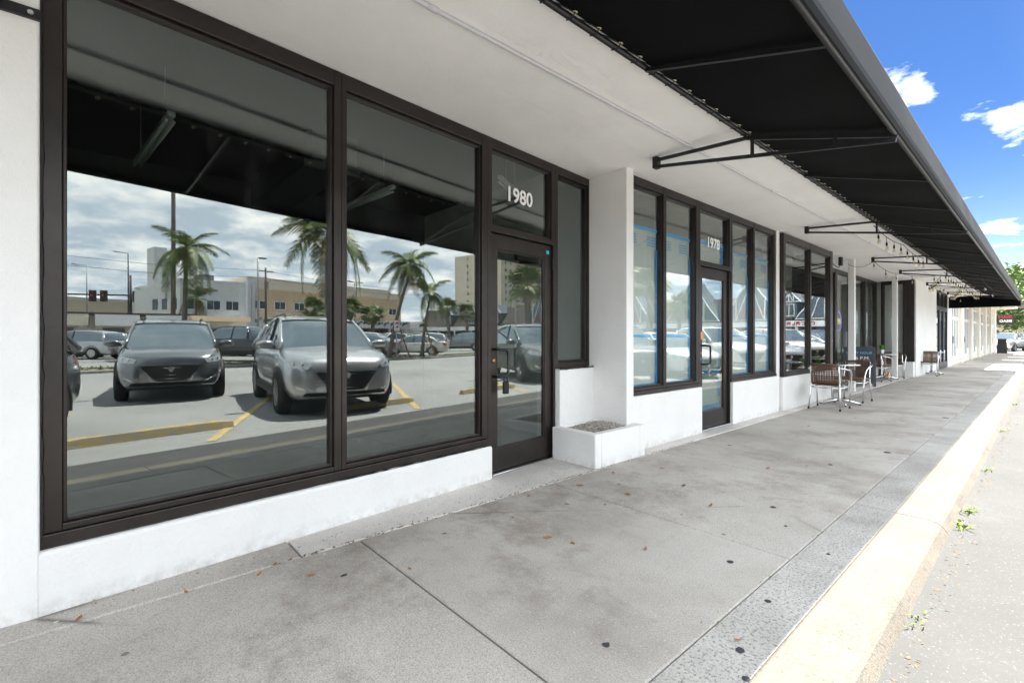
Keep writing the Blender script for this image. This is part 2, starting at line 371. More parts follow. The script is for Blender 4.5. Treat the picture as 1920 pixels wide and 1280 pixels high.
MAT = dict(
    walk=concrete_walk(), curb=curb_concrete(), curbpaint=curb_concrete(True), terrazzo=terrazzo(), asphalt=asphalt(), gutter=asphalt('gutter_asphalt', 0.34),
    white=stucco('white_stucco', (0.785, 0.775, 0.76)), soffit=stucco('soffit_stucco', (0.92, 0.905, 0.89), 0.03),
    cream=stucco('cream_paint', (0.80, 0.76, 0.68), 0.1),
    bronze=P((0.040, 0.033, 0.030), 0.38, 0.55, 'dark_bronze_aluminium', var=0.25, vscale=6, bump=0.03, bscale=200),
    caulk=P((0.008, 0.008, 0.008), 0.55, 0, 'black_caulk', bump=0.6, bscale=60),
    blackmetal=P((0.005, 0.005, 0.006), 0.45, 0.0, 'black_painted_steel'),
    conduit=P((0.60, 0.59, 0.62), 0.45, 0, 'painted_conduit'),
    canvas=fabric('black_canvas', (0.0018, 0.0018, 0.0022), 0.0), valance=fabric('black_canvas_sky_sheen', (0.015, 0.016, 0.018), 0.04),  # valance: greyer copy of the canvas, sky sheen put into its base colour
    steel=P((0.62, 0.62, 0.63), 0.28, 1.0, 'brushed_steel'), alu=P((0.75, 0.75, 0.76), 0.22, 1.0, 'polished_aluminium'),
    lacing=P((0.45, 0.45, 0.44), 0.5, 0.3, 'lacing_pipe'), brass=P((0.75, 0.66, 0.45), 0.35, 1.0, 'brass_grommet'),
    glass=glass_mat('shop_glass', (0.76, 0.80, 0.78), 0.080, 0.0, 0.10),
    glass2=glass_mat('clear_shop_glass', (0.95, 0.97, 0.96), 0.045, 0.0, 0.14),
    film=film_mat(), tape=P((0.02, 0.40, 0.90), 0.6, 0, 'blue_tape', var=0.2, vscale=30),
    numeral=P((0.85, 0.85, 0.85), 0.5, 0, 'white_numeral'),
    plaster=P((0.66, 0.67, 0.63), 0.8, 0, 'interior_plaster', var=0.12), darkceil=P((0.012, 0.012, 0.012), 0.9, 0, 'black_ceiling', bump=0.3),
    beigeceil=P((0.55, 0.52, 0.45), 0.9, 0, 'textured_ceiling', var=0.15, vscale=8, bump=0.7, bscale=60),
    intfloor=P((0.28, 0.28, 0.26), 0.55, 0, 'shop_floor', var=0.2),
    fixture=P((0.72, 0.72, 0.70), 0.4, 0, 'white_enamel'), duct=P((0.10, 0.10, 0.10), 0.5, 0.4, 'dark_duct'),
    gravel=P((0.42, 0.38, 0.33), 0.85, 0, 'river_gravel', var=0.55, vscale=38), soil=P((0.12, 0.10, 0.08), 0.95, 0, 'planter_soil'),
    leafdry=P((0.40, 0.17, 0.045), 0.7, 0, 'dry_leaf', var=0.5, vscale=25), litter=P((0.22, 0.13, 0.065), 0.9, 0, 'leaf_litter', var=0.5, vscale=60),
    gum=P((0.035, 0.037, 0.045), 0.8, 0, 'old_gum'), weed=leafmat('weed_leaf', (0.10, 0.20, 0.02), (0.22, 0.30, 0.03), 30),
    yellow=P((0.60, 0.42, 0.14), 0.8, 0, 'faded_yellow_paint', var=0.35, vscale=7, col2=(0.40, 0.32, 0.18), bump=0.3, bscale=90),
    stopc=P((0.52, 0.39, 0.15), 0.85, 0, 'wheel_stop_paint', var=0.5, vscale=6, col2=(0.34, 0.32, 0.28), bump=0.6, bscale=50),
    grass=leafmat('grass', (0.07, 0.12, 0.02), (0.16, 0.19, 0.05), 4), earth=P((0.22, 0.20, 0.15), 0.95, 0, 'bare_earth', var=0.4, vscale=1.5),
    wicker=P((0.14, 0.072, 0.038), 0.6, 0, 'brown_wicker', var=0.5, vscale=90), wood=P((0.30, 0.16, 0.06), 0.6, 0, 'bare_wood', var=0.3, vscale=12),
    slate=P((0.035, 0.042, 0.052), 0.75, 0, 'chalkboard_slate', var=0.35, vscale=5, col2=(0.065, 0.075, 0.09)),
    slateframe=P((0.05, 0.058, 0.07), 0.6, 0, 'chalkboard_frame', var=0.2), rubber=P((0.012, 0.012, 0.012), 0.8, 0, 'black_rubber'),
    bulbglass=glass_mat('bulb_glass', (0.96, 0.94, 0.90), 0.07), filament=P((0.8, 0.55, 0.2), 0.4, 0.6, 'filament_support'),
    pot=P((0.80, 0.80, 0.80), 0.35, 0, 'white_ceramic'), plant=leafmat('pot_leaf', (0.06, 0.25, 0.02), (0.12, 0.33, 0.04), 20),
    petal=P((0.80, 0.55, 0.03), 0.6, 0, 'yellow_petal'),
    trunk=P((0.20, 0.175, 0.15), 0.9, 0, 'palm_trunk', var=0.4, vscale=5, bump=0.6, bscale=14),
    frond=leafmat('palm_frond', (0.07, 0.12, 0.025), (0.20, 0.24, 0.075), 2.0), frondry=leafmat('dry_frond', (0.26, 0.16, 0.06), (0.30, 0.22, 0.09), 2),
    foliage=leafmat('tree_leaf', (0.05, 0.10, 0.015), (0.12, 0.19, 0.03), 1.2), foliageyel=leafmat('yellow_blossom', (0.45, 0.33, 0.02), (0.30, 0.30, 0.03), 1.0),
    bark=P((0.16, 0.12, 0.09), 0.9, 0, 'tree_bark', var=0.4, vscale=8, bump=0.6, bscale=20),
    tyre=P((0.018, 0.018, 0.018), 0.85, 0, 'tyre_rubber'), rim=P((0.55, 0.55, 0.56), 0.3, 1.0, 'alloy_rim'),
    carblack=P((0.012, 0.012, 0.013), 0.5, 0, 'black_trim'), carglass=P((0.20, 0.25, 0.28), 0.015, 0.6, 'car_glass', spec=0.8),
    lamp=P((0.55, 0.57, 0.58), 0.08, 0.35, 'headlight_glass', spec=0.9), taillamp=P((0.35, 0.01, 0.01), 0.15, 0, 'tail_light'),
    chrome=P((0.8, 0.8, 0.8), 0.12, 1.0, 'chrome'),
    bwhite=P((0.72, 0.73, 0.73), 0.8, 0, 'white_render', var=0.08), beige=P((0.60, 0.46, 0.31), 0.8, 0, 'beige_render', var=0.1),
    bcream=P((0.74, 0.67, 0.54), 0.8, 0, 'cream_render', var=0.06, vscale=0.5), winglass=P((0.03, 0.045, 0.055), 0.08, 0, 'building_glass', spec=0.8),
    greyblue=P((0.10, 0.13, 0.16), 0.75, 0, 'blue_grey_siding', var=0.15), shingle=P((0.12, 0.10, 0.09), 0.9, 0, 'brown_shingle', var=0.5, vscale=6, bump=0.8, bscale=18),
    trim=P((0.75, 0.76, 0.77), 0.6, 0, 'white_trim'), red=P((0.36, 0.02, 0.02), 0.5, 0, 'red_letters'), black=P((0.012, 0.012, 0.012), 0.5, 0, 'black_sign'),
    leafgreen=P((0.015, 0.07, 0.05), 0.6, 0, 'painted_leaf_green'), pole=P((0.35, 0.36, 0.37), 0.5, 0.5, 'galvanised_pole'), darkpole=P((0.03, 0.03, 0.035), 0.5, 0.2, 'dark_pole'),
    navy=P((0.012, 0.02, 0.035), 0.4, 0.2, 'dark_blue_frame'), cyan=P((0.03, 0.45, 0.62), 0.5, 0, 'cyan_sticker'), plate=P((0.25, 0.25, 0.27), 0.5, 0.3, 'grey_plate'),
    stripe=P((0.62, 0.60, 0.56), 0.8, 0, 'pale_canvas', var=0.1), neon=P((0.3, 0.2, 0.8), 0.4, 0, 'violet_neon', emit=(0.45, 0.35, 1.0), estr=0.12),
    neony=P((0.8, 0.7, 0.2), 0.4, 0, 'yellow_neon', emit=(1.0, 0.9, 0.4), estr=0.10), chalkw=P((0.8, 0.8, 0.8), 0.9, 0, 'white_chalk'), chalkb=P((0.25, 0.45, 0.65), 0.9, 0, 'blue_chalk'),
    chalkp=P((0.55, 0.30, 0.45), 0.9, 0, 'pink_chalk'), chalkg=P((0.08, 0.45, 0.28), 0.9, 0, 'green_chalk'), orange=P((0.6, 0.13, 0.03), 0.6, 0, 'orange_panel'), copper=P((0.55, 0.25, 0.12), 0.35, 0.9, 'copper_lock'),
)
CARPAINT = {k: P(c, 0.26, me, 'paint_' + k, coat=1.0) for k, c, me in [
    ('silver', (0.50, 0.51, 0.52), 0.6), ('gunmetal', (0.20, 0.21, 0.22), 0.85), ('palesilver', (0.58, 0.59, 0.60), 0.75), ('white', (0.75, 0.75, 0.74), 0.0), ('black', (0.010, 0.011, 0.014), 0.1),
    ('pearl', (0.66, 0.64, 0.60), 0.2), ('red', (0.35, 0.02, 0.02), 0.2), ('olive', (0.15, 0.16, 0.15), 0.4), ('blue', (0.03, 0.06, 0.14), 0.3), ('navyblack', (0.006, 0.007, 0.012), 0.0)]}

# ---------------------------------------------------------------- mesh helpers
class Frame:
    """a facade frame: s along the wall, n out towards the lot, z up"""
    def __init__(s, o, ang=0.0):
        s.o = o; s.d = (-math.sin(ang), math.cos(ang)); s.nv = (math.cos(ang), math.sin(ang)); s.ang = ang
    def __call__(s, a, n, z):
        return Vector((s.o[0] + s.d[0] * a + s.nv[0] * n, s.o[1] + s.d[1] * a + s.nv[1] * n, z))
IDF = lambda a, b, c: Vector((a, b, c))
class MB:
    def __init__(s): s.v = []; s.f = []
    def add(s, vs, fs):
        o = len(s.v); s.v += [tuple(p) for p in vs]; s.f += [tuple(i + o for i in f) for f in fs]; return s
    def box(s, a0, a1, b0, b1, c0, c1, fr=IDF):
        vs = [fr(a, b, c) for c in (c0, c1) for b in (b0, b1) for a in (a0, a1)]
        return s.add(vs, [(0, 2, 3, 1), (4, 5, 7, 6), (0, 1, 5, 4), (2, 6, 7, 3), (0, 4, 6, 2), (1, 3, 7, 5)])
    def bar(s, p, q, w, h, up=(0, 0, 1)):
        p = Vector(p); q = Vector(q); d = (q - p).normalized(); u = Vector(up)
        if abs(d.dot(u)) > 0.98: u = Vector((1, 0, 0))
        sd = d.cross(u).normalized() * (w / 2); u = sd.cross(d).normalized() * (h / 2)
        vs = [e + a + b for e in (p, q) for a, b in ((-sd, -u), (sd, -u), (sd, u), (-sd, u))]
        return s.add(vs, [(0, 3, 2, 1), (4, 5, 6, 7), (0, 1, 5, 4), (1, 2, 6, 5), (2, 3, 7, 6), (3, 0, 4, 7)])
    def tube(s, pts, r, seg=8, cap=True):
        pts = [Vector(p) for p in pts]; n = len(pts)
        rs = r if isinstance(r, (list, tuple)) else [r] * n
        d = (pts[1] - pts[0]).normalized()
        u = Vector((0, 0, 1)) if abs(d.z) < 0.9 else Vector((1, 0, 0))
        vs = []
        for i in range(n):
            if i == 0: d = (pts[1] - pts[0])
            elif i == n - 1: d = (pts[-1] - pts[-2])
            else: d = (pts[i + 1] - pts[i]).normalized() + (pts[i] - pts[i - 1]).normalized()
            d = d.normalized(); a = u.cross(d)
            if a.length < 1e-5: a = Vector((1, 0, 0)).cross(d)
            a.normalize(); u = d.cross(a).normalized()
            for k in range(seg):
                t = 2 * math.pi * k / seg
                vs.append(pts[i] + (a * math.cos(t) + u * math.sin(t)) * rs[i])
        fs = [(i * seg + k, i * seg + (k + 1) % seg, (i + 1) * seg + (k + 1) % seg, (i + 1) * seg + k) for i in range(n - 1) for k in range(seg)]
        if cap: fs += [tuple(range(seg - 1, -1, -1)), tuple((n - 1) * seg + k for k in range(seg))]
        return s.add(vs, fs)
    def lathe(s, prof, c=(0, 0, 0), axis='z', seg=16):
        c = Vector(c); vs = []
        for (r, z) in prof:
            for k in range(seg):
                t = 2 * math.pi * k / seg; x, y = r * math.cos(t), r * math.sin(t)
                vs.append(c + (Vector((x, y, z)) if axis == 'z' else Vector((x, z, y)) if axis == 'y' else Vector((z, x, y))))
        n = len(prof)
        fs = [(i * seg + k, i * seg + (k + 1) % seg, (i + 1) * seg + (k + 1) % seg, (i + 1) * seg + k) for i in range(n - 1) for k in range(seg)]
        fs += [tuple(range(seg - 1, -1, -1)), tuple((n - 1) * seg + k for k in range(seg))]
        return s.add(vs, fs)
    def prism(s, poly, z0, z1, fr=IDF):
        n = len(poly)
        vs = [fr(x, y, z0) for x, y in poly] + [fr(x, y, z1) for x, y in poly]
        return s.add(vs, [tuple(range(n - 1, -1, -1)), tuple(range(n, 2 * n))] + [(i, (i + 1) % n, (i + 1) % n + n, i + n) for i in range(n)])
    def prof(s, poly, a0, a1, fr):
        """poly in (n,z), swept along s"""
        n = len(poly)
        vs = [fr(a0, x, z) for x, z in poly] + [fr(a1, x, z) for x, z in poly]
        return s.add(vs, [tuple(range(n - 1, -1, -1)), tuple(range(n, 2 * n))] + [(i, (i + 1) % n, (i + 1) % n + n, i + n) for i in range(n)])
    def grid(s, fn, nu, nv):
        vs = [fn(i / nu, j / nv) for j in range(nv + 1) for i in range(nu + 1)]
        w = nu + 1
        return s.add(vs, [(j * w + i, j * w + i + 1, (j + 1) * w + i + 1, (j + 1) * w + i) for j in range(nv) for i in range(nu)])
    def mesh(s, name, smooth=False):
        me = bpy.data.meshes.new(name); me.from_pydata(s.v, [], s.f)
        bm = bmesh.new(); bm.from_mesh(me); bmesh.ops.recalc_face_normals(bm, faces=bm.faces); bm.to_mesh(me); bm.free()
        if smooth:
            for p in me.polygons: p.use_smooth = True
        return me
    def build(s, name, mat, parent=None, smooth=False, bevel=0.0, auto=None):
        return link(name, s.mesh(name, smooth), mat, parent, bevel)
def link(name, me, mat, parent=None, bevel=0.0):
    o = bpy.data.objects.new(name, me); COL.objects.link(o)
    if mat is not None and len(me.materials) == 0: me.materials.append(MAT[mat] if isinstance(mat, str) else mat)
    if parent is not None:
        o.parent = parent; CH.setdefault(parent.name, []).append(o)
        if parent.type == 'EMPTY': o.matrix_parent_inverse = Matrix.Translation(-Vector(parent.location))
    if bevel:
        b = o.modifiers.new('bevel', 'BEVEL'); b.width = bevel; b.segments = 2; b.limit_method = 'ANGLE'
    return o
CH = {}
def tag(o, label=None, cat=None, group=None, kind=None):
    if label: o['label'] = label
    if cat: o['category'] = cat
    if group: o['group'] = group
    if kind: o['kind'] = kind
    return o
def thing(name, label, cat, loc=(0, 0, 0), group=None):
    o = bpy.data.objects.new(name, None); COL.objects.link(o); o.location = loc
    o.empty_display_size = 0.2
    return tag(o, label, cat, group)
def copy_tree(o, parent=None):
    c = o.copy(); COL.objects.link(c); c.parent = parent
    if parent is not None:
        c.matrix_parent_inverse = o.matrix_parent_inverse.copy(); CH.setdefault(parent.name, []).append(c)
    for ch in list(CH.get(o.name, [])): copy_tree(ch, c)
    return c
def text_mesh(body, size, extrude=0.004, bold=0.0, align='CENTER', spacing=1.0):
    cu = bpy.data.curves.new('lettering', 'FONT'); cu.body = body; cu.size = size; cu.extrude = extrude
    cu.offset = bold; cu.align_x = align; cu.resolution_u = 4; cu.space_character = spacing
    ob = bpy.data.objects.new('lettering', cu); COL.objects.link(ob)
    bpy.context.view_layer.update()
    me = bpy.data.meshes.new_from_object(ob.evaluated_get(bpy.context.evaluated_depsgraph_get()))
    bpy.data.objects.remove(ob, do_unlink=True)
    return me
def text(name, body, size, mat, at, right, up, parent, extrude=0.004, bold=0.0, align='CENTER', spacing=1.0):
    me = text_mesh(body, size, extrude, bold, align, spacing)
    r = Vector(right).normalized(); u = Vector(up).normalized(); n = r.cross(u)
    M4 = Matrix((( r.x, u.x, n.x, at[0]), (r.y, u.y, n.y, at[1]), (r.z, u.z, n.z, at[2]), (0, 0, 0, 1)))
    me.transform(M4)
    me.materials.clear()
    return link(name, me, mat, parent)

# ================================================================ the setting
ROADZ = -0.075
def slab_sheet(name, x0, x1, y0, y1, z, mat, kind='structure'):
    m = MB(); m.add([(x0, y0, z), (x1, y0, z), (x1, y1, z), (x0, y1, z)], [(0, 1, 2, 3)])
    return tag(m.build(name, mat), kind=kind)
slab_sheet('ground', -700, 900, -700, 1200, -0.30, 'earth')
slab_sheet('parking_lot', -0.60, 62, -70, 57, ROADZ, 'asphalt')
slab_sheet('gutter_strip', -0.60, 0.42, -70, 57, ROADZ + 0.004, 'gutter')
slab_sheet('road', -60, 62, 57.02, 90, ROADZ - 0.01, 'asphalt')

sw = MB(); sw.box(-2.86, -0.60, -12, 53, -0.25, -0.10)
sidewalk = tag(sw.build('sidewalk', 'caulk'), kind='structure')
def slab(name, x0, x1, y0, y1, top, mat, parent=None, th=0.11, gap=0.004, bev=0.006):
    """bevelled slab with its own slightly uneven level"""
    x0 += gap; x1 -= gap; y0 += gap; y1 -= gap; b = bev
    z = top + rnd.uniform(-0.0015, 0.0015)
    m = MB()
    vs = [(x0, y0, top - th), (x1, y0, top - th), (x1, y1, top - th), (x0, y1, top - th),
          (x0, y0, z - b), (x1, y0, z - b), (x1, y1, z - b), (x0, y1, z - b),
          (x0 + b, y0 + b, z), (x1 - b, y0 + b, z), (x1 - b, y1 - b, z), (x0 + b, y1 - b, z)]
    fs = [(0, 3, 2, 1)] + [(i, (i + 1) % 4, (i + 1) % 4 + 4, i + 4) for i in range(4)] + [(i + 4, (i + 1) % 4 + 4, (i + 1) % 4 + 8, i + 8) for i in range(4)] + [(8, 9, 10, 11)]
    m.add(vs, fs)
    return m.build(name, mat, parent if parent is not None else sidewalk)
y = 1.19 - 1.64 * 7
while y < 51:
    slab('slab', -2.70, -0.92, y, y + 1.64, 0, 'walk')
    y += 1.64
ed = [-9.0, 0.86, 2.35, 4.6, 6.9, 9.2, 11.3, 13.6, 15.9, 18.2] + [20.4 + 2.2 * i for i in range(15)]
for y, y2 in zip(ed, ed[1:]):
    slab('threshold_strip', -3.6 if 11.1 < y < 17.5 else -3.35, -2.70, y, y2, 0.002, 'walk' if y < .8 else 'terrazzo')
for i in range(17):                                        # kerb: cast stones with a rounded, battered face
    y0 = -9.5 + 3.28 * i + 0.5; y1 = y0 + 3.28
    m = MB()
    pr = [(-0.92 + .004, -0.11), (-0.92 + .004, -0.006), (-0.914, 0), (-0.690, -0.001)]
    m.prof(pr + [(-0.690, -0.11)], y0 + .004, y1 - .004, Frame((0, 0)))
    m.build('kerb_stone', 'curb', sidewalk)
    m = MB()
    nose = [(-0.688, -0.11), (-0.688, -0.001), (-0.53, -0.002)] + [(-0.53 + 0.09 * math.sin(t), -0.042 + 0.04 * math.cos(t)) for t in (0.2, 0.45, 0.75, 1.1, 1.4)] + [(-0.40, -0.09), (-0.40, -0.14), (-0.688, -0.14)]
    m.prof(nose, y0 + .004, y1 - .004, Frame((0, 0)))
    m.build('kerb_nose', 'curbpaint', sidewalk)  # starts at the awning's shadow edge; sun offset is put into its colour

# painted stall lines and the island
STALL = R(33.3); SD = Vector((math.cos(STALL), math.sin(STALL), 0)); SN = Vector((-SD.y, SD.x, 0))
PITCH = 3.29
def flat_quad(name, p, q, w, z, mat):
    p = Vector((*p, z)); q = Vector((*q, z)); d = (q - p).normalized(); s_ = Vector((-d.y, d.x, 0)) * w / 2
    m = MB(); m.add([p - s_, q - s_, q + s_, p + s_], [(0, 1, 2, 3)])
    return tag(m.build(name, mat), kind='structure')
for k in range(-3, 14):
    yb = 5.02 + PITCH * (k - 1)
    flat_quad('parking_line', (0.55, yb + 0.05), (0.55 + 4.9 * SD.x, yb + .05 + 4.9 * SD.y), 0.11, ROADZ + 0.008, 'yellow')
for k in range(0, 12):
    yb = -6 + 3.0 * k
    flat_quad('parking_line', (18.6, yb + 3.0), (22.6, yb), 0.11, ROADZ + 0.004, 'trim')
m = MB(); m.box(15.8, 18.2, -30, 46, -0.2, 0.0)
island = tag(m.build('median_island', 'earth'), kind='structure')
for i in range(24):
    for x0, x1 in ((15.62, 15.8), (18.2, 18.38)):
        m = MB(); m.box(x0, x1, -30 + 3.17 * i + .01, -30 + 3.17 * (i + 1) - .01, -0.2, 0.03); m.build('island_kerb', 'curb', island, bevel=0.02)
gm = MB()
for i in range(5200):
    x = rnd.uniform(15.85, 18.15); y = rnd.uniform(0, 46)
    if rnd.random() < 0.35: continue
    a = rnd.uniform(0, 6.28); h = rnd.uniform(0.04, 0.13); dx, dy = math.cos(a) * .03, math.sin(a) * .03
    gm.add([(x - dx, y - dy, 0), (x + dx, y + dy, 0), (x + rnd.uniform(-.05, .05), y + rnd.uniform(-.05, .05), h)], [(0, 1, 2)])
tag(gm.build('grass', 'grass'), 'patchy green grass growing on the parking island', 'grass', kind='stuff')

# ================================================================ the shop row
bld = thing('shop_row', 'white stucco shop row with bronze storefronts and a deep soffit', 'building', (-2.9, 4, 0))
A1 = R(5.4)
F1 = Frame((-2.865, -0.16), A1)
F2 = Frame((-2.87, 0.0))
WP = F1(4.30, 0, 0)
# walls
m = MB(); m.box(-3.2, -2.86, -9, -0.17, -0.02, 2.93); m.build('wall', 'white', bld, bevel=0.008)
m = MB(); m.prof([(-0.34, -0.02), (0, -0.02), (0, 0.262), (-0.012, 0.275), (-0.34, 0.275)], -0.04, 2.715, F1); m.build('knee_wall', 'white', bld, bevel=0.006)
m = MB(); m.box(3.655, 4.36, -0.30, 0.005, -0.02, 0.88, F1); m.build('knee_wall', 'white', bld, bevel=0.01)
m = MB(); m.box(-3.45, -2.825, 4.06, 4.185, -0.02, 2.93); m.build('pillar', 'white', bld, bevel=0.01)
m = MB(); m.box(4.19, 5.745, -0.25, 0, -0.02, 0.575, F2); m.build('knee_wall', 'white', bld, bevel=0.008)
m = MB(); m.box(6.625, 8.29, -0.25, 0, -0.02, 0.575, F2); m.build('knee_wall', 'white', bld, bevel=0.008)
m = MB(); m.box(8.30, 8.43, -0.25, -0.03, -0.02, 2.93, F2); m.build('pilaster', 'white', bld, bevel=0.006)
m = MB(); m.box(8.44, 11.06, -0.22, 0.02, -0.02, 0.545, F2); m.build('knee_wall', 'white', bld, bevel=0.008)
m = MB(); m.box(-3.75, -3.47, 11.1, 18.3, -0.02, 0.46); m.build('knee_wall', 'white', bld, bevel=0.008)
m = MB(); m.box(-3.40, -2.63, 18.31, 18.55, -0.02, 0.46); m.build('knee_wall', 'white', bld, bevel=0.008)
m = MB(); m.box(-3.1, -2.60, 18.56, 22.55, -0.02, 2.93); m.build('wall', 'white', bld, bevel=0.008)
m = MB(); m.box(-3.1, -2.62, 25.6, 26.05, -0.02, 2.93); m.build('wall', 'white', bld, bevel=0.008)
for (yy, plate_) in ((12.65, True), (17.15, False)):
    m = MB(); m.box(-2.93, -2.81, yy - .06, yy + .06, 0, 2.93); c_ = m.build('column', 'white', bld, bevel=0.008)
    if plate_:
        m = MB(); m.box(-2.985, -2.94, yy - .12, yy - .07, 1.0, 1.32); m.build('switch_plate', 'plate', c_)
    else:
        m = MB(); m.lathe([(.04, 0), (.045, .1), (.03, .18), (.02, .2)], (-2.98, yy - .17, 0.002)); m.build('pipe_stub', 'copper', c_, True)
# soffit, fascia, roof, partitions, rooms
sof = [(-1.60, -9), (-1.60, 26.05), (-2.66, 26.05), (-2.66, 18.62), (-3.52, 18.45), (-3.52, 11.0), (-2.93, 10.9), (-2.93, 4.1),
       (F1(4.34, -.13, 0).x, 4.1), (F1(0, -.13, 0).x, -0.17), (-2.90, -0.2), (-2.90, -9)]
m = MB(); m.prism(sof, 2.925, 3.02); m.build('soffit', 'soffit', bld)
m = MB(); m.box(-1.60, -1.50, -9, 26.05, 2.925, 3.9); m.build('fascia', 'white', bld)
m = MB(); m.box(-14, -1.60, -9, 26.05, 3.55, 3.9); m.build('roof', 'bwhite', bld)
m = MB(); m.box(-14.2, -14, -9, 26.05, -.02, 3.9); m.build('back_wall', 'plaster', bld)
hd = [(-3.05, -9), (-2.92, -9), (-2.92, -0.17), (F1(4.34, -.11, 0).x + .01, 4.12), (-2.92, 4.15), (-2.92, 26.05), (-3.05, 26.05), (-3.05, 11.2), (-3.05, 4.3), (-3.50, 4.12), (-3.06, -0.17)]
m = MB(); m.prism([(-3.1, -9), (-2.935, -9), (-2.935, -.17), (F1(4.34, -.131, 0).x, 4.09), (-3.55, 4.09), (-3.12, -.17)], 3.025, 3.54); m.build('header', 'darkceil', bld)
m = MB(); m.box(-3.3, -2.94, 4.11, 10.9, 3.025, 3.54); m.build('header', 'plaster', bld)
m = MB(); m.box(-3.72, -3.53, 11.05, 26.04, 3.025, 3.54); m.build('header', 'plaster', bld)
for (yy, mt) in ((-0.42, 'plaster'), (4.20, 'plaster'), (8.33, 'plaster'), (18.70, 'plaster'), (22.6, 'plaster'), (26.0, 'plaster')):
    x1 = -3.46 if yy == 4.20 else -3.13
    m = MB(); m.box(-13.99, x1, yy - (0.08 if yy != 4.20 else 0.06), yy + (0.08 if yy != 4.20 else 0.06), -.01, 3.54); m.build('partition_wall', mt, bld)
m = MB(); m.box(-13.98, -3.15, -.33, 4.13, 3.20, 3.24); m.build('ceiling', 'darkceil', bld)
m = MB(); m.box(-13.98, -3.32, 4.27, 8.24, 2.96, 3.0); m.build('ceiling', 'beigeceil', bld)
m = MB(); m.box(-13.98, -3.75, 8.42, 18.60, 3.02, 3.0 + .06); m.build('ceiling', 'plaster', bld)
m = MB(); m.add([(-13.98, -.33, .006), (-2.9, -.33, .006), (-3.33, 4.13, .006), (-13.98, 4.13, .006)], [(0, 1, 2, 3)]); m.build('shop_floor', 'intfloor', bld)
m = MB(); m.add([(-13.98, 4.27, .006), (-3.0, 4.27, .006), (-3.0, 18.6, .006), (-13.98, 18.6, .006)], [(0, 1, 2, 3)]); m.build('shop_floor', 'intfloor', bld)
m = MB(); m.box(-7.0, -6.85, -.33, 4.13, 0, 3.2); m.build('inner_wall', P((0.05, 0.05, 0.05), 0.8, 0, 'dark_grey_wall', var=.2), bld)
m = MB(); m.box(-9.0, -8.85, 4.27, 8.24, 0, 2.96); m.build('inner_wall', 'plaster', bld)
m = MB(); m.box(-8.0, -7.85, 8.42, 18.6, 0, 3.02); m.build('inner_wall', P((0.05, 0.045, 0.04), 0.8, 0, 'cafe_wall', var=.2), bld)
# conduit with couplings and clips under the soffit
m = MB(); m.tube([(-2.12, yy, 2.91) for yy in (-9, 5, 26)], 0.012, 8)
cd = m.build('conduit', 'conduit', bld, True)
for i in range(12):
    m = MB(); m.tube([(-2.12, -1 + 2.3 * i, 2.91), (-2.12, -0.94 + 2.3 * i, 2.91)], 0.016, 8); m.build('coupling', 'conduit', cd, True)

# ---------------------------------------------------------------- windows and doors
def frame_rect(name, fr, s0, s1, z0, z1, n0, n1, wl, wr, wb, wt, parent, mat='bronze'):
    """four mitre-butted rails of a frame"""
    m = MB()
    m.box(s0, s0 + wl, n0, n1, z0, z1, fr); m.box(s1 - wr, s1, n0, n1, z0, z1, fr)
    m.box(s0 + wl, s1 - wr, n0, n1 - .002, z0, z0 + wb, fr); m.box(s0 + wl, s1 - wr, n0, n1 - .002, z1 - wt, z1, fr)
    return m.build(name, mat, parent, bevel=0.004)
def pane(fr, s0, s1, z0, z1, n, parent, mat='glass'):
    m = MB(); m.box(s0, s1, n - .003, n + .003, z0, z1, fr); return m.build('pane', mat, parent)
def glazed(fr, s0, s1, z0, z1, n0, parent, wl=.045, wr=.045, wb=.05, wt=.05, mat='glass', name='window', rec=0.05):
    """one light: outer frame, inner stop bead stepped back, and the pane"""
    w = frame_rect(name, fr, s0, s1, z0, z1, n0 - .11, n0, wl, wr, wb, wt, parent)
    frame_rect('glazing_bead', fr, s0 + wl + .001, s1 - wr - .001, z0 + wb + .001, z1 - wt - .001, n0 - .09, n0 - .022, .016, .016, .018, .018, w)
    pane(fr, s0 + wl + .010, s1 - wr - .010, z0 + wb + .012, z1 - wt - .012, n0 - rec, w, mat)
    return w
def caulk(fr, pts, parent, r=0.008):
    m = MB(); q = []
    for (a, b) in zip(pts, pts[1:]):
        L_ = math.dist(a, b); k = max(2, int(L_ / 0.05))
        q += [(a[0] + (b[0] - a[0]) * i / k + rnd.uniform(-.003, .003), a[1], a[2] + (b[2] - a[2]) * i / k + rnd.uniform(-.003, .003)) for i in range(k)]
    q.append(pts[-1])
    m.tube([fr(*p) for p in q], [r * rnd.uniform(.6, 1.5) for _ in q], 6); m.build('sealant', 'caulk', parent, True)

N1 = -0.045
# shop 1980
sub = MB(); sub.box(0.0, 2.71, N1 - .09, N1 + .012, 0.278, 0.335, F1)                    # sub-sill
ss = sub.build('sill_frame', 'bronze', bld, bevel=.004)
w = glazed(F1, 0.0, 1.385, 0.337, 2.92, N1, bld, wl=.065, wr=.05, wb=.03, wt=.10); tag(w, None)
w = glazed(F1, 1.387, 2.705, 0.337, 2.92, N1, bld, wl=.03, wr=.065, wb=.03, wt=.10)
caulk(F1, [(-.004, N1 + .004, 2.9), (-.004, N1 + .004, .275), (1.4, N1 + .02, .272), (2.71, N1 + .02, .272)], ss)
w = glazed(F1, 2.707, 3.64, 2.115, 2.92, N1, bld, wl=.05, wr=.055, wb=.05, wt=.085, name='transom_window')
text('house_number', '1980', .185, 'numeral', F1(3.155, N1 - .041, 2.44), F1.d + (0,), (0, 0, 1), w, .0015, .004)
w = glazed(F1, 3.642, 4.325, 0.885, 2.92, N1, bld, wl=.045, wr=.10, wb=.06, wt=.085)
caulk(F1, [(3.64, .012, .883), (4.33, .012, .883), (4.335, N1 + .006, 2.9)], w)
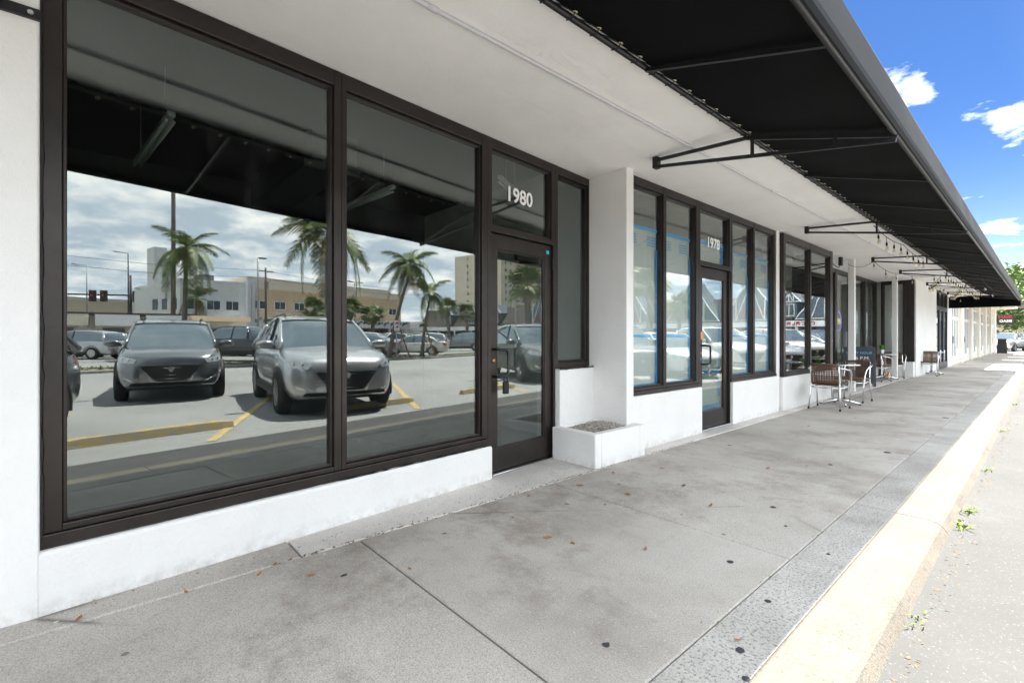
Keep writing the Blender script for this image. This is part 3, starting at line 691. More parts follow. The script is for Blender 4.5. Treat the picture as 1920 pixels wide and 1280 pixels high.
m = MB(); m.box(2.707, 2.747, N1 - .11, N1, .004, 2.113, F1); m.box(3.615, 3.64, N1 - .11, N1, .004, 2.113, F1); m.build('door_jamb', 'bronze', bld, bevel=.003)
def shop_door(fr, s0, s1, nn, label, pull_z=(0.855, 1.095), ang_dir=1):
    n0 = nn - .03
    d = frame_rect('door', fr, s0, s1, .022, 2.105, n0 - .045, n0, .098, .098, .20, .125, bld)
    d['label'] = label
    frame_rect('glazing_bead', fr, s0 + .099, s1 - .099, .223, 1.979, n0 - .04, n0 - .006, .012, .012, .012, .012, d)
    pane(fr, s0 + .105, s1 - .105, .23, 1.972, n0 - .022, d)
    z0, z1 = pull_z; sx = s0 + .052
    pts = [(sx, n0, z1), (sx, n0 + .05, z1)] + [(sx + .0, n0 + .075, z1 - .0)]
    hp = [fr(sx, n0 - .002, z1), fr(sx, n0 + .055, z1), fr(sx + .02, n0 + .075, z1 - .004), fr(sx + .085, n0 + .078, z1 - .006), fr(sx + .105, n0 + .078, z1 - .03),
          fr(sx + .105, n0 + .078, z0 + .03), fr(sx + .085, n0 + .078, z0 + .006), fr(sx + .02, n0 + .075, z0 + .004), fr(sx, n0 + .055, z0), fr(sx, n0 - .002, z0)]
    m = MB(); m.tube(hp, .0125, 10); m.build('pull_handle', 'blackmetal', d, True)
    c = fr(sx, n0 + .004, (z0 + z1) / 2 + .02); dv = Vector((fr.nv[0], fr.nv[1], 0))
    m = MB(); m.tube([c - dv * .01, c + dv * .008], .02, 14); m.build('lock_cylinder', 'copper', d, True)
    for hz in (.16, 1.08, 1.93):
        m = MB(); m.box(s1 - .004, s1 + .026, n0 - .02, n0 + .030, hz - .06, hz + .06, fr); m.build('hinge', 'blackmetal', d, bevel=.004)
    m = MB(); m.box(s0, s1, n0 - .06, n0 + .05, .003, .018, fr); m.build('threshold', 'alu', d, bevel=.003)
    m = MB(); m.box(s1 - .45, s1 - .14, n0 - .085, n0 - .048, 1.925, 1.985, fr); m.tube([fr(s1 - .2, n0 - .07, 1.93), fr(s1 - .34, n0 - .12, 1.915)], .012, 6); m.build('door_closer', 'blackmetal', d)
    return d
d1 = shop_door(F1, 2.75, 3.61, N1, 'bronze framed glass door of shop number 1980')
m = MB(); m.box(3.535, 3.575, N1 - .03, N1 - .027, 2.02, 2.055, F1); m.build('sticker', 'cyan', d1)
# shop 1978
N2 = -0.035
m = MB(); m.box(4.195, 5.74, N2 - .09, N2 + .012, .578, .62, F2); m.build('sill_frame', 'bronze', bld, bevel=.004)
m = MB(); m.box(6.625, 8.285, N2 - .09, N2 + .012, .578, .62, F2); m.build('sill_frame', 'bronze', bld, bevel=.004)
W2 = []
for (a, b, wl, wr) in ((4.195, 4.925, .05, .03), (4.927, 5.715, .03, .055), (6.65, 7.43, .045, .03), (7.432, 8.285, .03, .09)):
    w = glazed(F2, a, b, .622, 2.92, N2, bld, wl=wl, wr=wr, wb=.03, wt=.085, mat='glass2'); W2.append((a + wl, b - wr))
w = glazed(F2, 5.717, 6.648, 2.115, 2.92, N2, bld, wl=.05, wr=.05, wb=.05, wt=.085, name='transom_window', mat='glass2')
text('house_number', '1978', .185, 'numeral', F2(6.20, N2 - .041, 2.385), F2.d + (0,), (0, 0, 1), w, .0015, .004)
m = MB(); m.box(5.717, 5.772, N2 - .11, N2, .004, 2.113, F2); m.box(6.60, 6.622, N2 - .11, N2, .004, 2.113, F2); m.build('door_jamb', 'bronze', bld, bevel=.003)
d2 = shop_door(F2, 5.775, 6.597, N2, 'bronze framed glass door of shop number 1978')
m = MB(); m.box(5.79, 5.86, N2 - .03, N2 - .008, 1.17, 1.27, F2); m.build('lock_guard', 'copper', d2, bevel=.004)
m = MB(); m.box(5.815, 5.84, N2 - .03, N2 - .028, .905, .94, F2); m.build('sticker', 'cyan', d2)
# cafe window
N3 = 0.0
for (a, b, wl, wr) in ((8.44, 9.78, .09, .03), (9.782, 11.055, .03, .10)):
    glazed(F2, a, b, .55, 2.90, N3 + .03, bld, wl=wl, wr=wr, wb=.06, wt=.11, mat='glass2')
# alcove glazing: street-parallel and the return facing back along the walk
FA = Frame((-3.50, 0))
for (a, b) in ((11.2, 12.55), (12.552, 14.0), (14.002, 15.5), (15.502, 16.9), (16.902, 18.28)):
    glazed(FA, a, b, .465, 2.92, 0.0, bld, wl=.09, wr=.09, wb=.06, wt=.09, mat='glass2')
class FrameY:
    """faces back towards -Y; s runs along +X"""
    def __init__(s, x, y): s.x = x; s.y = y; s.d = (1, 0); s.nv = (0, -1)
    def __call__(s, a, n, z): return Vector((s.x + a, s.y - n, z))
FR = FrameY(-3.42, 18.38)
glazed(FR, .0, .60, .465, 2.92, 0, bld, wl=.07, wr=.05, wb=.05, wt=.09, mat='glass2')
m = MB(); m.box(.602, .80, -.11, 0.002, .465, 2.92, FR); m.build('corner_panel', 'bronze', bld)
m = MB(); m.box(-3.2, -2.86, 11.065, 11.19, 0.0, 2.92); m.build('corner_post', 'bronze', bld)
m = MB(); m.box(-3.49, -3.2, 11.08, 11.18, 0.0, 2.92); m.build('return_wall', 'bronze', bld)
# the far dark blue doors under the awning end
FD = Frame((-2.62, 0))
for (a, b) in ((22.58, 23.55), (23.552, 24.55), (24.552, 25.58)):
    w = frame_rect('door', FD, a, b, .03, 2.3, -.07, 0, .09, .09, .22, .1, bld, 'navy'); pane(FD, a + .08, b - .08, .24, 2.21, -.035, w, 'glass2')
    m = MB(); m.tube([FD(a + .16, 0, 1.2), FD(a + .16, .06, 1.19), FD(a + .16, .06, .86), FD(a + .16, 0, .85)], .012, 6); m.build('pull_handle', 'blackmetal', w, True)
    glazed(FD, a, b, 2.302, 2.92, 0, bld, mat='glass2', name='transom_window')
m = MB(); m.box(22.6, 25.6, -.05, -.045, .02, 2.3, Frame((-2.72, 0))); 
# things fixed on the facade
t = thing('wall_bracket', 'black steel awning bracket bolted to the white wall left of window', 'bracket', (-2.85, -0.25, 2.5))
m = MB(); m.box(-2.858, -2.846, -0.33, -0.165, 2.545, 2.595); m.build('plate', 'blackmetal', t, bevel=.004)
m = MB(); m.tube([(-2.85, -.31, 2.57), (-2.80, -.31, 2.575), (-2.77, -.31, 2.62), (-2.755, -.31, 2.75), (-2.75, -.31, 2.922)], .022, 10); m.build('bent_pipe', 'blackmetal', t, True)
m = MB(); m.tube([(-2.85, -.195, 2.57), (-2.84, -.195, 2.57)], .010, 8); m.build('bolt', 'steel', t)
def padlock(label, at, body, h=.085, w=.05, shack='blackmetal'):
    t = thing('padlock', label, 'padlock', at)
    x, y, z = at
    m = MB(); m.box(x - .014, x + .014, y - w / 2, y + w / 2, z - h, z); m.build('lock_body', body, t, bevel=.01)
    m = MB(); m.tube([(x, y - w * .3, z - .01), (x, y - w * .3, z + .035)] + [(x, y - w * .3 * math.cos(q), z + .035 + w * .3 * math.sin(q)) for q in (.6, 1.2, 1.57, 2.0, 2.6)] + [(x, y + w * .3, z + .035), (x, y + w * .3, z - .01)], .005, 8)
    m.build('shackle', shack, t, True)
    return t
pp = F1(2.75 + .052 + .075, N1 - .03 + .077, .815); padlock('black key safe padlock hanging from the 1980 door pull', tuple(pp), 'rubber', .11, .062)
pp = F2(5.775 + .052 + .075, N2 - .03 + .077, .80); t = padlock('grey combination key safe hanging from the 1978 door pull', tuple(pp), 'plate', .10, .055, 'steel')
m = MB(); m.tube([(pp.x + .014, pp.y, .745), (pp.x + .019, pp.y, .745)], .018, 12); m.build('dial', 'black', t)

# rooms: strip lights, ducts and a unit seen through the glass
def strip_light(label, p, q, mat='fixture'):
    p = Vector(p); q = Vector(q)
    t = thing('strip_light', label, 'ceiling light', tuple(p))
    m = MB(); m.bar(p, q, .05, .04); m.build('housing', mat, t, bevel=.01)
    d = (q - p).normalized(); sx = d.cross(Vector((0, 0, 1)))
    for s_ in (-.022, .022):
        m = MB(); m.tube([p + d * .05 + sx * s_ - Vector((0, 0, .04)), q - d * .05 + sx * s_ - Vector((0, 0, .04))], .012, 8); m.build('tube_lamp', 'pot', t, True)
    for u in (p + d * .2, q - d * .2):
        m = MB(); m.tube([u, Vector((u.x, u.y, 3.2))], .004, 5); m.build('hanger', 'steel', t)
    return t
strip_light('white strip light hanging in the 1980 shop, nearest the left wall', (-4.1, .42, 2.78), (-5.45, .30, 2.78))
strip_light('white strip light hanging in the middle of the 1980 shop', (-4.6, 2.4, 2.80), (-5.9, 2.3, 2.80))
strip_light('white strip light above the 1980 door', (-3.75, 3.15, 2.86), (-4.1, 3.75, 2.86))
t = thing('air_duct', 'dark ceiling duct inside the 1980 shop', 'duct', (-5.5, 1.7, 3.0))
m = MB(); m.box(-6.8, -4.6, 1.55, 2.0, 2.9, 3.19); m.build('duct_run', 'duct', t, bevel=.01)
m = MB(); m.box(-5.1, -4.65, 1.5, 2.05, 2.82, 2.9); m.build('vent_grille', 'duct', t)
t = thing('air_unit', 'cream air unit on the back wall of the 1978 shop', 'air unit', (-5.4, 6.2, 2.4))
m = MB(); m.box(-5.6, -5.2, 6.0, 6.9, 2.3, 2.75); m.build('casing', 'bcream', t, bevel=.02)
m = MB(); m.box(-5.6, -5.45, 6.1, 6.8, 2.75, 2.97); m.build('neck', 'bcream', t)
t = thing('emergency_light', 'small white lamp on the textured ceiling of the 1978 shop', 'ceiling light', (-3.5, 4.75, 2.95))
m = MB(); m.box(-3.58, -3.46, 4.66, 4.84, 2.90, 2.958); m.build('casing', 'pot', t, bevel=.02)
m = MB(); m.lathe([(.03, -.04), (.035, 0)], (-3.50, 4.74, 2.90)); m.build('lamp', 'fixture', t)

# masking film and blue tape in the 1978 shop
def film(label, s0, s1, z0, z1, nn, tapes):
    t = thing('masking_film', label, 'plastic film', tuple(F2(s0, nn, z0)), 'plastic sheets taped inside the 1978 shop windows')
    m = MB(); ph = rnd.uniform(0, 9); sl = rnd.uniform(.6, 1.5)
    def fn(u, v):
        s_ = s0 + u * (s1 - s0); z = z0 + v * (z1 - z0)
        e = min(1, 6 * min(u, 1 - u) + .15) * min(1, 8 * min(v, 1 - v) + .15)
        q = s_ * 1.0 + z * sl * .45 + ph
        w_ = (abs(math.sin(q * 17 + 1.5 * math.sin(z * 3 + ph))) ** 6) * .5 * (0.5 + .5 * math.sin(z * 4.2 + ph)) + .35 * math.sin(q * 7 + math.sin(z * 5)) + .25 * abs(math.sin(q * 41 + z * 6)) ** 4 * math.sin(z * 7 + ph * 2)
        return F2(s_, nn - .012 + .016 * w_ * e, z)
    m.grid(fn, 70, 60); m.build('film_sheet', 'film', t, True)
    if z1 - z0 > 1.2:                                        # rows of blue print along the top edge of the film
        m = MB()
        for r_ in range(4):
            for i in range(int((s1 - s0) / .022)):
                sx = s0 + .05 + i * .022
                if (i // 9) % 2 or sx > s1 - .06: continue
                m.box(sx, sx + .011, nn + .003, nn + .0035, z1 - .10 - .03 * r_, z1 - .085 - .03 * r_, F2)
        m.build('film_print', MAT['tape'], t)
    for (a, b, c, d_) in tapes:
        m = MB(); m.grid(lambda u, v: F2(a + u * (b - a) , nn + .004 + rnd.uniform(0, .001), c + v * (d_ - c) + rnd.uniform(-.003, .003)), 12 if b - a > d_ - c else 1, 1 if b - a > d_ - c else 16)
        m.build('tape_strip', 'tape', t)
    return t
for i, (a, b) in enumerate(W2):
    nm = ['first', 'second', 'third', 'fourth'][i]
    film('wrinkled clear film taped behind the %s 1978 window pane from the left' % nm, a - .02, b + .02, .65, 2.42, -.115,
         [(a - .01, b + .01, 2.40, 2.432), (b - .045, b - .006, .66, 2.2), (a + .0, b, .655, .68), (a + .02, b - .02, 1.20, 1.228)] if i < 2 else
         [(a - .01, b + .01, 2.405, 2.43), (b - .055, b - .008, .66, 2.1), (a + .0, b, .655, .68), (a + .02, b - .02, 1.21, 1.225)])
film('clear film with a blue tape square behind the 1978 transom', 5.78, 6.57, 2.18, 2.44, -.115, [(5.79, 6.56, 2.42, 2.46), (5.79, 5.83, 2.19, 2.43), (6.50, 6.545, 2.19, 2.43)])
film('clear film taped behind the glass of the 1978 door', 5.87, 6.50, .25, 1.97, -.12, [(5.88, 6.49, 1.94, 1.965), (6.43, 6.475, .4, 1.7), (5.9, 6.48, .72, .76), (5.9, 6.48, .245, .30)])

# planter
t = thing('planter_box', 'white stucco planter box filled with gravel beside the 1980 door', 'planter', (-2.95, 3.8, 0))
m = MB()
x0, x1, y0, y1 = -3.24, -2.70, 3.40, 4.20
m.box(x0, x1, y0, y0 + .09, 0, .318); m.box(x0, x1, y1 - .09, y1, 0, .318); m.box(x1 - .09, x1, y0 + .09, y1 - .09, 0, .317); m.box(x0, x0 + .06, y0 + .09, y1 - .09, 0, .316)
m.build('box_wall', 'white', t, bevel=.012)
m = MB(); m.grid(lambda u, v: (x0 + .05 + u * (x1 - x0 - .12), y0 + .06 + v * (y1 - y0 - .12), .285 + .05 * math.sin(math.pi * u) * math.sin(math.pi * v)), 12, 12); m.build('soil', 'soil', t, True)
m = MB()
for i in range(950):
    u, v = rnd.random(), rnd.random()
    c = Vector((x0 + .05 + u * (x1 - x0 - .14), y0 + .09 + v * (y1 - y0 - .18), .290 + .055 * math.sin(math.pi * u) * math.sin(math.pi * v)))
    r = rnd.uniform(.008, .019); rx = [Vector((rnd.uniform(.6, 1.3), rnd.uniform(.6, 1.3), rnd.uniform(.4, .9)))][0]
    a = rnd.uniform(0, 6.28); ca, sa = math.cos(a), math.sin(a)
    vs = []
    for p in ((1, 0, 0), (-1, 0, 0), (0, 1, 0), (0, -1, 0), (0, 0, 1), (0, 0, -1)):
        q = Vector((p[0] * rx.x, p[1] * rx.y, p[2] * rx.z)) * r
        vs.append(c + Vector((q.x * ca - q.y * sa, q.x * sa + q.y * ca, q.z + rnd.uniform(-.003, .003))))
    m.add(vs, [(0, 2, 4), (2, 1, 4), (1, 3, 4), (3, 0, 4), (2, 0, 5), (1, 2, 5), (3, 1, 5), (0, 3, 5)])
g_ = m.build('gravel', 'gravel', t); g_['kind'] = 'stuff'

# ================================================================ awning
AY0, AY1 = -8.0, 25.9
XI, ZI, XO, ZO = -1.655, 2.875, -0.63, 2.555
aw = thing('awning', 'long black canvas awning laced to a pipe under the soffit', 'awning', (-1.1, 9, 2.5))
FY = Frame((0, 0))
def under(x): return ZI + (ZO + .02 - ZI) * (x - XI) / (XO - XI)
m = MB()
def ufn(u, v):
    x = XI + .03 + u * (XO - .025 - XI - .03); yv = AY0 + v * (AY1 - AY0)
    sag = -.018 * abs(math.sin(math.pi * (yv - 1.19) / 1.47)) * math.sin(math.pi * u) + .004 * math.sin(yv * 9 + u * 7 + 2 * math.sin(yv * 2.3)) * math.sin(math.pi * u)
    return (x, yv, under(x) + .014 + sag)
m.grid(ufn, 10, 420); m.build('underside_canvas', 'canvas', aw, True)
m = MB()
prf = [(XI + .02, 3.10), (-1.2, 3.0), (XO - .03, 2.805), (XO - .008, 2.79), (XO, 2.765), (XO + .001, 2.60), (XO - .004, 2.575), (XO - .02, 2.56), (XO - .045, 2.568),
       (XO - .04, 2.573), (XO - .02, 2.567), (XO - .009, 2.58), (XO - .005, 2.60), (XO - .006, 2.763), (XO - .013, 2.785), (XO - .033, 2.799), (-1.2, 2.994), (XI + .02, 3.094)]
ny = 60
vs = []; fs = []
for j in range(ny + 1):
    yy = AY0 + (AY1 - AY0) * j / ny
    for (x, z) in prf: vs.append((x + rnd.uniform(-.0015, .0015) * (1 if x > -1 else 0), yy, z))
k = len(prf)
for j in range(ny):
    for i in range(k): fs.append((j * k + i, j * k + (i + 1) % k, (j + 1) * k + (i + 1) % k, (j + 1) * k + i))
fs += [tuple(range(k)), tuple(ny * k + i for i in range(k))]
m.add(vs, fs); m.build('valance', 'valance', aw)
m = MB(); m.box(-2.62, XO, AY1 - .004, AY1 + .004, 2.36, 2.82); m.build('end_flap', 'canvas', aw)
m = MB(); m.tube([(XI, AY0, ZI), (XI, 9, ZI), (XI, AY1, ZI)], .017, 10); m.build('back_pipe', 'blackmetal', aw, True)
m = MB(); m.tube([(XO - .045, AY0, ZO + .012), (XO - .045, AY1, ZO + .012)], .016, 8); m.build('front_pipe', 'blackmetal', aw, True)
g0 = None
yy = AY0 + .1; lace = []
gm = MB(); ring = [(.012 * math.cos(q), .012 * math.sin(q), 0) for q in [2 * math.pi * i / 10 for i in range(11)]]
gm.tube(ring, .0035, 5, False)
gmesh = gm.mesh('grommet', True); gmesh.materials.append(MAT['brass'])
while yy < 24.5:
    o = bpy.data.objects.new('grommet', gmesh); COL.objects.link(o); o.parent = aw; CH.setdefault(aw.name, []).append(o)
    o.matrix_parent_inverse = Matrix.Translation(-Vector(aw.location))
    o.location = (XI + .055, yy, under(XI + .055) + .004); o.rotation_euler = (0, R(17), 0)
    yy += 0.195
m = MB(); q = []
yy = AY0 + .1
while yy < 22:
    q += [(XI + .055, yy, under(XI + .055) + .001), (XI + .02, yy + .01, ZI - .028), (XI - .022, yy + .02, ZI - .006), (XI - .012, yy + .06, ZI + .02), (XI + .015, yy + .12, ZI + .014)]
    yy += .195
m.tube(q, .0045, 5); m.build('lacing_cord', 'blackmetal', aw, True)
BR = [-0.3 - .05, 4.05, 8.35, 12.6, 15.5, 19.6, 24.3]
raf = []
yy = 2.62
for a, b in zip(BR, BR[1:]):
    n_ = max(1, round((b - a) / 1.46))
    raf += [a + (b - a) * i / n_ for i in range(1, n_)]
for ry in raf:
    m = MB(); m.bar((XI, ry, ZI - .012), (XO - .03, ry, ZO + .012), .024, .024); m.build('rafter', 'blackmetal', aw)
for by in BR[1:]:
    m = MB()
    m.bar((-2.47, by, 2.895), (XI, by, ZI - .03), .026, .026); m.bar((XI, by, ZI - .03), (XO - .03, by, ZO + .0), .026, .026)
    tr_ = m.build('truss', 'blackmetal', aw)
    m = MB(); m.bar((-2.47, by, 2.832), (XO - .04, by, 2.525), .026, .026); m.build('bottom_bar', 'blackmetal', tr_)
    for px in (-1.60, -1.02):
        zl = 2.832 + (2.525 - 2.832) * (px + 2.47) / (XO - .04 + 2.47)
        m = MB(); m.bar((px, by, zl), (px, by, under(px) - .01), .022, .022); m.build('post', 'blackmetal', tr_)
    m = MB(); m.box(-2.505, -2.455, by - .035, by + .035, 2.815, 2.922); m.build('foot_plate', 'blackmetal', tr_, bevel=.004)

# ---------------------------------------------------------------- festoon lights
sm = MB(); sm.lathe([(.005, .0), (.012, -.012), (.014, -.055), (.010, -.062)], (0, 0, 0), 'z', 10); sock_me = sm.mesh('socket', True); sock_me.materials.append(MAT['rubber'])
sm = MB(); sm.lathe([(.009, -.058), (.020, -.085), (.026, -.112), (.022, -.135), (.006, -.148)], (0, 0, 0), 'z', 12); bulb_me = sm.mesh('bulb', True); bulb_me.materials.append(MAT['bulbglass'])
sm = MB(); sm.lathe([(.004, -.062), (.007, -.09), (.008, -.11), (.003, -.118)], (0, 0, 0), 'z', 6); fil_me = sm.mesh('filament', True); fil_me.materials.append(MAT['filament'])
def festoon(label, pts, step, sag, r=.005, drop=.07):
    t = thing('string_light', label, 'string light', pts[0])
    path = []
    for a, b in zip(pts, pts[1:]):
        a = Vector(a); b = Vector(b)
        for i in range(12):
            u = i / 12; p = a.lerp(b, u); p.z -= sag * 4 * u * (1 - u); path.append(p)
    path.append(Vector(pts[-1]))
    m = MB(); m.tube(path, r, 5); m.build('cable', 'rubber', t, True)
    acc = step * .5; inv = Matrix.Translation(-Vector(t.location))
    for a, b in zip(path, path[1:]):
        L_ = (b - a).length
        while acc < L_:
            p = a.lerp(b, acc / L_)
            d = drop * rnd.uniform(.5, 1.2)
            def put(n_, me, par):
                o = bpy.data.objects.new(n_, me); COL.objects.link(o); o.parent = par; CH.setdefault(par.name, []).append(o)
                if par is t: o.matrix_parent_inverse = inv; o.location = (p.x, p.y, p.z - d); o.rotation_euler = (rnd.uniform(-.12, .12), rnd.uniform(-.12, .12), 0)
                return o
            s_ = put('socket', sock_me, t); put('bulb', bulb_me, s_); put('filament', fil_me, s_)
            m2 = MB(); m2.tube([(0, 0, 0), (0, 0, d)], .004, 5); w_ = m2.build('drop_wire', 'rubber', None); w_.parent = s_
            CH.setdefault(s_.name, []).append(w_)
            acc += step
        acc -= L_
    return t
festoon('string of clear bulbs along the awning pipe past the second bracket', [(XI + .01, 8.40, 2.80), (XI + .01, 10.5, 2.80), (XI + .01, 12.55, 2.80)], .55, .05)
festoon('string of clear bulbs along the awning pipe at the cafe end', [(XI + .01, 15.5, 2.78), (XI + .01, 17.5, 2.80), (XI + .01, 19.6, 2.78), (XI, 22, 2.80), (XI + .01, 24.3, 2.80)], .50, .06)
festoon('loose string of bulbs from the first white column to the bracket', [(-2.88, 12.35, 2.80), (-2.47, 12.62, 2.84), (-2.45, 15.5, 2.84)], 1.1, .10)
festoon('string of bulbs swagged across the truss over the cafe doors', [(-2.45, 15.5, 2.82), (-1.7, 15.55, 2.72), (-2.44, 19.6, 2.82), (-1.7, 19.65, 2.72)], .42, .05)
festoon('string of bulbs swagged across the truss at the awning end', [(-2.44, 19.6, 2.80), (-1.7, 19.65, 2.70), (-2.42, 24.3, 2.82), (-1.68, 24.2, 2.72)], .55, .05)
festoon('two loose bulbs hung under the black awning canvas', [(-1.02, 15.5, 2.60), (-1.04, 19.6, 2.58)], 2.6, .03)
t = thing('cable_box', 'small black cable box under the soffit by the first column', 'cable box', (-2.9, 11.9, 2.8))
m = MB(); m.box(-2.93, -2.87, 11.84, 11.96, 2.72, 2.90); m.build('box', 'rubber', t, bevel=.01)
m = MB(); m.tube([(-2.9, 11.9, 2.73), (-2.9, 11.75, 2.66), (-2.9, 11.45, 2.68), (-2.88, 11.1, 2.74)], .008, 6); m.build('cord', 'rubber', t, True)

# ================================================================ cafe furniture
def make_chair():
    t = thing('cafe_chair', 'x', 'chair')
    for s_ in (-1, 1):
        m = MB(); m.tube([(.25, s_ * .235, 0), (.235, s_ * .245, .30), (.225, s_ * .262, .50), (.19, s_ * .275, .60), (.10, s_ * .282, .645), (-.04, s_ * .28, .66), (-.15, s_ * .26, .675), (-.215, s_ * .205, .69)], .0135, 8)
        lg = m.build('leg', 'alu', t, True)
        m = MB(); m.tube([(.25, s_ * .235, 0), (.25, s_ * .235, .025)], .016, 8); m.build('foot_cap', 'rubber', lg)
        m = MB(); m.tube([(-.26, s_ * .225, 0), (-.225, s_ * .215, .25), (-.20, s_ * .205, .44), (-.225, s_ * .203, .60), (-.245, s_ * .198, .735)], .0125, 8)
        lg = m.build('leg', 'alu', t, True)
        m = MB(); m.tube([(-.26, s_ * .225, 0), (-.258, s_ * .2245, .025)], .016, 8); m.build('foot_cap', 'rubber', lg)
    m = MB(); m.tube([(-.245, -.198, .735), (-.262, -.1, .745), (-.268, 0, .748), (-.262, .1, .745), (-.245, .198, .735)], .0125, 8); m.build('top_rail', 'wicker', t, True)
    m = MB()
    for z in (.36,):
        m.tube([(.235, -.245, z), (.235, .245, z)], .009, 6); m.tube([(-.21, -.21, z), (-.21, .21, z)], .009, 6); m.tube([(.235, -.245, z), (-.21, -.21, z)], .009, 6); m.tube([(.235, .245, z), (-.21, .21, z)], .009, 6)
    m.build('stretcher', 'alu', t, True)
    m = MB()                                                     # woven back: strips both ways with open bands
    for i in range(22):
        y = -.19 + .38 * i / 21
        m.bar((-.222 + .012 * (i % 2) - .02 * (1 - (y / .19) ** 2), y, .44), (-.248 + .006 * (i % 2) - .02 * (1 - (y / .19) ** 2), y, .745), .011, .004, (1, 0, 0))
    for j in range(20):
        z = .445 + .29 * j / 19
        if 9 <= j <= 13 and j % 2: continue
        pts = [(-.224 - .026 * (z - .44) / .3 - .02 * (1 - (y / .19) ** 2) + .006 * (j % 2), y, z) for y in (-.195, -.1, 0, .1, .195)]
        m.tube(pts, .0055, 5)
    m.build('backrest', 'wicker', t)
    m = MB()
    for i in range(24):
        y = -.215 + .43 * i / 23
        m.tube([(-.205, y, .435), (-.1, y, .418), (.1, y, .418), (.215, y, .432), (.235, y, .405)], .0098, 5)
    m.box(-.205, .225, -.21, .21, .405, .415)
    m.build('seat', 'wicker', t)
    return t
def make_table():
    t = thing('cafe_table', 'x', 'table')
    m = MB(); m.lathe([(.285, .70), (.30, .702), (.30, .716), (.29, .722), (.01, .722)], (0, 0, 0), 'z', 32); tt = m.build('tabletop', 'alu', t, True)
    m = MB(); m.lathe([(.27, .7225), (.27, .7265)], (0, 0, 0), 'z', 32); m.build('glass_inlay', 'carglass', tt)
    m = MB(); m.lathe([(.03, .05), (.03, .69), (.08, .70)], (0, 0, 0), 'z', 12); m.build('pedestal', 'alu', t, True)
    for k in range(4):
        a = k * math.pi / 2 + .5; c, s_ = math.cos(a), math.sin(a)
        m = MB(); m.tube([(0.02 * c, .02 * s_, .085), (.12 * c, .12 * s_, .07), (.24 * c, .24 * s_, .035), (.31 * c, .31 * s_, .018)], [.03, .028, .022, .016], 8); f_ = m.build('leg', 'alu', t, True)
        m = MB(); m.lathe([(.018, 0), (.018, .02)], (.30 * c, .30 * s_, 0), 'z', 8); m.build('foot_cap', 'rubber', f_)
    return t
chair0 = make_chair(); table0 = make_table()
CHAIRS = [((-2.43, 9.28), 90, 'brown wicker cafe chair nearest the camera, back turned, by cafe window'),
          ((-2.42, 10.72), -95, 'brown wicker cafe chair on the far side of the nearest cafe table'),
          ((-3.08, 16.05), 78, 'brown wicker cafe chair just behind the chalkboard sign'),
          ((-3.00, 17.75), -80, 'brown wicker cafe chair behind the second white column'),
          ((-2.45, 19.55), -90, 'lone brown wicker cafe chair against the blank white wall')]
for i, (p, a, lb) in enumerate(CHAIRS):
    o = chair0 if i == 0 else copy_tree(chair0)
    o.location = (*p, .004); o.rotation_euler.z = R(a); o['label'] = lb; o['group'] = 'wicker chairs outside the cafe'
for i, (p, lb) in enumerate([((-2.44, 9.98), 'round aluminium cafe table between the two nearest wicker chairs'), ((-3.05, 16.9), 'round aluminium cafe table in the alcove by the second column'), ((-2.47, 20.35), 'round aluminium cafe table behind the lone chair by the white wall')]):
    o = table0 if i == 0 else copy_tree(table0)
    o.location = (*p, .004); o['label'] = lb; o['group'] = 'aluminium tables outside the cafe'
def flower_pot(label, at, yellow=True):
    t = thing('flower_pot', label, 'potted plant', at)
    x, y, z = at
    m = MB(); m.lathe([(.045, 0), (.062, .11), (.056, .112), (.05, .10)], at, 'z', 4); m.build('pot', 'pot', t, bevel=.004)
    m = MB()
    for i in range(60):
        a = rnd.uniform(0, 6.28); l_ = rnd.uniform(.08, .19); o_ = rnd.uniform(.2, .8); w_ = .008
        p0 = Vector((x + .02 * math.cos(a), y + .02 * math.sin(a), z + .10)); p1 = p0 + Vector((math.cos(a) * l_ * o_ * .5, math.sin(a) * l_ * o_ * .5, l_ * .8)); p2 = p0 + Vector((math.cos(a) * l_ * o_, math.sin(a) * l_ * o_, l_ * .7))
        sd = Vector((-math.sin(a), math.cos(a), 0)) * w_
        m.add([p0 - sd, p0 + sd, p1 + sd, p1 - sd, p2], [(0, 1, 2, 3), (3, 2, 4)])
    m.build('leaves', 'plant', t)
    if yellow:
        m = MB()
        for i in range(4):
            c = Vector((x + rnd.uniform(-.04, .04), y + rnd.uniform(-.05, .05), z + rnd.uniform(.22, .26)))
            for k in range(6):
                a = k * 1.047; m.add([c, c + Vector((.028 * math.cos(a - .4), .028 * math.sin(a - .4), .015)), c + Vector((.028 * math.cos(a + .4), .028 * math.sin(a + .4), .015))], [(0, 1, 2)])
        m.build('flowers', 'petal', t)
    return t
